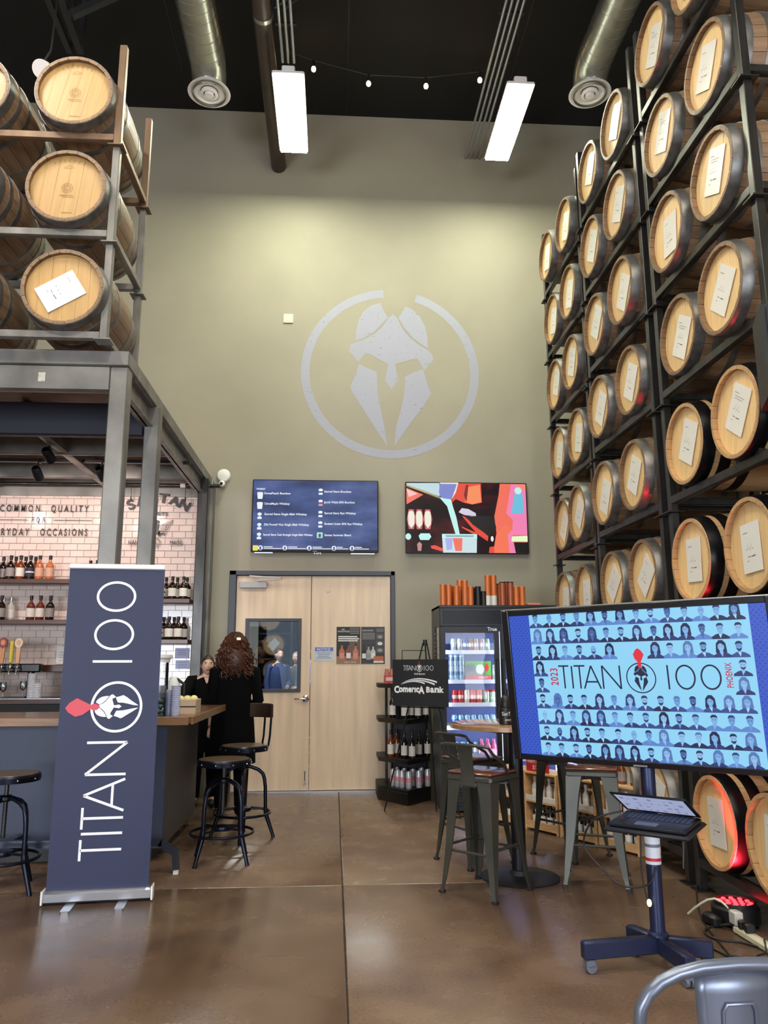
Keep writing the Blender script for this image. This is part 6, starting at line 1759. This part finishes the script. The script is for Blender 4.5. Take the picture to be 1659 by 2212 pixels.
b.tube([(-.13, .01, 1.39), (-.19, .014, 1.365), (-.232, .03, 1.10), (-.222, -.10, 1.03), (-.205, -.155, 1.0)], [.07, .075, .064, .054, .05], 12, cloth_b)
b.tube([(.13, .01, 1.39), (.185, .014, 1.365), (.218, .02, 1.10), (.212, -.04, .97)], [.07, .075, .062, .056], 12, cloth_b)
b.build('coat', None, w1)
b = B()
for s in (-1, 1): b.tube([(s*.085, 0, .8), (s*.095, -.01, .48), (s*.096, .012, .10)], [.10, .078, .06], 12, cloth_b)
b.build('trousers', None, w1)
for s in (-1, 1):
    B().ball((s*.1, -.055, .045), (.05, .14, .045), ink, 12, 8).build('shoe', None, w1)
B().tube([(.205+.03*math.cos(2*PI*i/14), -.08+.03*math.sin(2*PI*i/14), .855) for i in range(14)], .004, 6, M('gold', (200, 160, 80), .25, 1.0), True).build('bracelet', None, w1)
q = random.Random(5); b = B()
b.ball((0, -.005, 1.665), (.092, .108, .112), hair_red, 20, 14)
b.ball((0, .055, 1.50), (.125, .075, .17), hair_red, 18, 12)
for i in range(230):
    a = q.uniform(-.35, PI+.35)     # back and sides (+y is her back)
    el = q.uniform(.05, 1.25)
    p = Vector((.095*math.cos(a)*math.cos(el), -.005+.108*math.sin(a)*math.cos(el), 1.665+.112*math.sin(el)))
    zend = q.uniform(1.30, 1.42) if math.sin(a) > 0 else q.uniform(1.36, 1.5)
    spread = q.uniform(.9, 1.25)
    tx = (.155*math.cos(a)+q.uniform(-.03, .03))*spread; ty = .03+.085*max(-.3, math.sin(a))*spread
    n = 22; pts = []; ph = q.uniform(0, 6.28); amp = q.uniform(.009, .017); fr_ = q.uniform(3.5, 5.5)
    for k in range(n+1):
        s = k/n; e = s**.8
        x = p.x+(tx-p.x)*e; y = p.y+(ty-p.y)*e; z = p.z+.02*math.sin(PI*min(1, s*2.5))*.5+(zend-p.z)*s
        g_ = amp*min(1, s*4)
        pts.append((x+g_*math.cos(ph+fr_*6.28*s), y+g_*math.sin(ph+fr_*6.28*s), z))
    b.tube(pts, [.0075*(1-.45*k/n) for k in range(n+1)], 5, hair_red)
b.build('hair', None, w1)
B().box((-.012, .112, 1.70), (.045, .012, .03), M('hair_clip', (226, 216, 180), .3, .5), rotm('X', .0), .004).build('hair_clip', None, w1)

w2 = thing('person', 'woman with tied-back brown hair and black shirt, facing the camera behind the bar', 'person', (-1.352, 8.62, 0), math.radians(6))
sc = .915
nd, ed = body_nodes(sc, (-.30, -.52, 1.13), (-.22, -.24, 1.15), (.215, -.02, 1.02), (.19, -.18, .98))
vs, fs = skin_body(nd, ed, 0)
b = B().add(vs, fs, skin)
head_mesh(b, T(0, -.03, 1.445) @ rotm('Z', math.radians(8)) @ Matrix.Diagonal((.92, .92, .92, 1)), [skin])
fingers(b, (-.30, -.52, 1.13), (-.2, -.95, -.2), (1, -.2, 0), skin, .7); fingers(b, (.19, -.18, .98), (-.3, -.9, 0), (0, 0, 1), skin, .7)
b.build('body', None, w2)
for s in (-1, 1):
    X = T(0, -.03, 1.445) @ rotm('Z', math.radians(8)) @ Matrix.Diagonal((.92, .92, .92, 1))
    e_ = B(); e_.ball((s*.031, -.0735, .012), (.0125, .008, .0068), eye_w, 12, 8, X); e_.ball((s*.031, -.079, .012), (.0062, .004, .0062), eye_d, 10, 6, X)
    e_.ball((s*.031, -.078, .0185), (.0145, .006, .0022), brow, 10, 6, X)
    e_.build('eye', None, w2)
b = B(); X = T(0, -.03, 1.445) @ rotm('Z', math.radians(8)) @ Matrix.Diagonal((.92, .92, .92, 1))
vs = []; fs = []; nu, nv = 28, 16
for j in range(nv+1):
    for i in range(nu):
        a = 2*PI*i/nu; front = max(0, -math.sin(a)); low = -.055+.125*front**.7
        if abs(math.cos(a)) > .8 and math.sin(a) < .3: low = -.03+.06*front
        z = low+(.118-low)*(j/nv); rr = math.sqrt(max(0, 1-(z/.1185)**2))
        vs.append((.0805*rr*math.cos(a), .1005*rr*math.sin(a), z))
for j in range(nv):
    for i in range(nu): i2 = (i+1) % nu; fs.append((j*nu+i, j*nu+i2, (j+1)*nu+i2, (j+1)*nu+i))
b.add(vs, fs, hair_dk, X); b.ball((0, .105, .01), (.035, .04, .04), hair_dk, 12, 8, X)
b.build('hair', None, w2)
b = B(); clothing(b, [(0, 0, .76, .185, .14), (0, 0, .9, .18, .135), (0, 0, 1.02, .16, .12), (0, .003, 1.14, .172, .12), (0, .008, 1.23, .175, .105), (0, .01, 1.285, .145, .09), (0, .004, 1.318, .075, .064)], cloth_b, 22)
b.tube([(-.10, .01, 1.275), (-.172, .010, 1.262), (-.225, -.235, 1.152), (-.297, -.50, 1.131)], [.066, .076, .062, .046], 14, cloth_b)
b.tube([(.10, .01, 1.275), (.172, .010, 1.255), (.217, -.02, 1.02), (.195, -.15, .985)], [.062, .066, .054, .044], 12, cloth_b)
b.poly([(-.03, 1.315), (0, 1.24), (.03, 1.315)], skin, 0, T(0, -.088, 0))
b.build('shirt', None, w2)
b = B(); clothing(b, [(0, 0, .55, .15, .12), (0, 0, .80, .18, .135)], cloth_b, 18)
for s in (-1, 1): b.tube([(s*.08, 0, .75), (s*.09, -.01, .42), (s*.092, .012, .09)], [.095, .072, .055], 12, cloth_b)
b.build('trousers', None, w2)
for s in (-1, 1): B().ball((s*.095, -.05, .042), (.047, .13, .042), ink, 12, 8).build('shoe', None, w2)

# three people added in the store room to give the pane its figures
def standing(x, y, rz, h, top, hair, label):
    t = thing('person', label, 'person', (x, y, 0), rz, 'people behind the door pane')
    k = h/1.72
    nd, ed = body_nodes(k, (-.23, -.06, .82*k), (-.225, .02, 1.10*k), (.225, .02, 1.10*k), (.10, -.22, 1.02*k))
    vs, fs = skin_body(nd, ed, 0)
    b = B().add(vs, fs, skin); head_mesh(b, T(0, -.03, 1.61*k), [skin])
    fingers(b, (-.23, -.06, .82*k), (0, -.15, -1), (0, -1, 0), skin); fingers(b, (.10, -.22, 1.02*k), (-.5, -.8, 0), (0, 0, 1), skin)
    b.build('body', None, t)
    b = B(); clothing(b, [(0, 0, .84*k, .19, .14), (0, 0, 1.0*k, .185, .14), (0, 0, 1.14*k, .185, .13), (0, .005, 1.28*k, .195, .125), (0, .01, 1.37*k, .185, .10), (0, .01, 1.42*k, .12, .08), (0, 0, 1.46*k, .06, .06)], top, 20)
    b.tube([(-.13, .01, 1.39*k), (-.19, .014, 1.365*k), (-.23, .02, 1.10*k), (-.228, -.04, .9*k)], [.068, .07, .058, .048], 10, top)
    b.tube([(.13, .01, 1.39*k), (.19, .014, 1.365*k), (.23, .02, 1.10*k), (.12, -.19, 1.02*k)], [.068, .07, .058, .046], 10, top)
    b.build('shirt', None, t)
    b = B()
    for s in (-1, 1): b.tube([(s*.085, 0, .9*k), (s*.095, -.01, .48*k), (s*.096, .012, .07)], [.105, .08, .06], 10, M('dark_trousers', (30, 32, 42), .8))
    b.build('trousers', None, t)
    for s in (-1, 1): B().ball((s*.1, -.055, .045), (.05, .14, .045), ink, 10, 6).build('shoe', None, t)
    if hair: 
        b = B(); b.ball((0, -.012, 1.65*k), (.082, .098, .085), hair, 16, 10); b.build('hair', None, t)
standing(-1.05, 15.2, .5, 1.74, M('shirt_navy', (36, 56, 104), .8), hair_dk, 'person in a navy jacket added behind the door pane, left of three')
standing(-.72, 15.6, -.3, 1.68, M('shirt_olive', (78, 80, 66), .8), M('hair_grey', (150, 146, 142), .6), 'grey-haired person in an olive top added behind the door pane')
standing(-.50, 15.3, -.6, 1.80, M('shirt_blue', (96, 116, 160), .8), None, 'bald person in a pale blue shirt added behind the door pane')
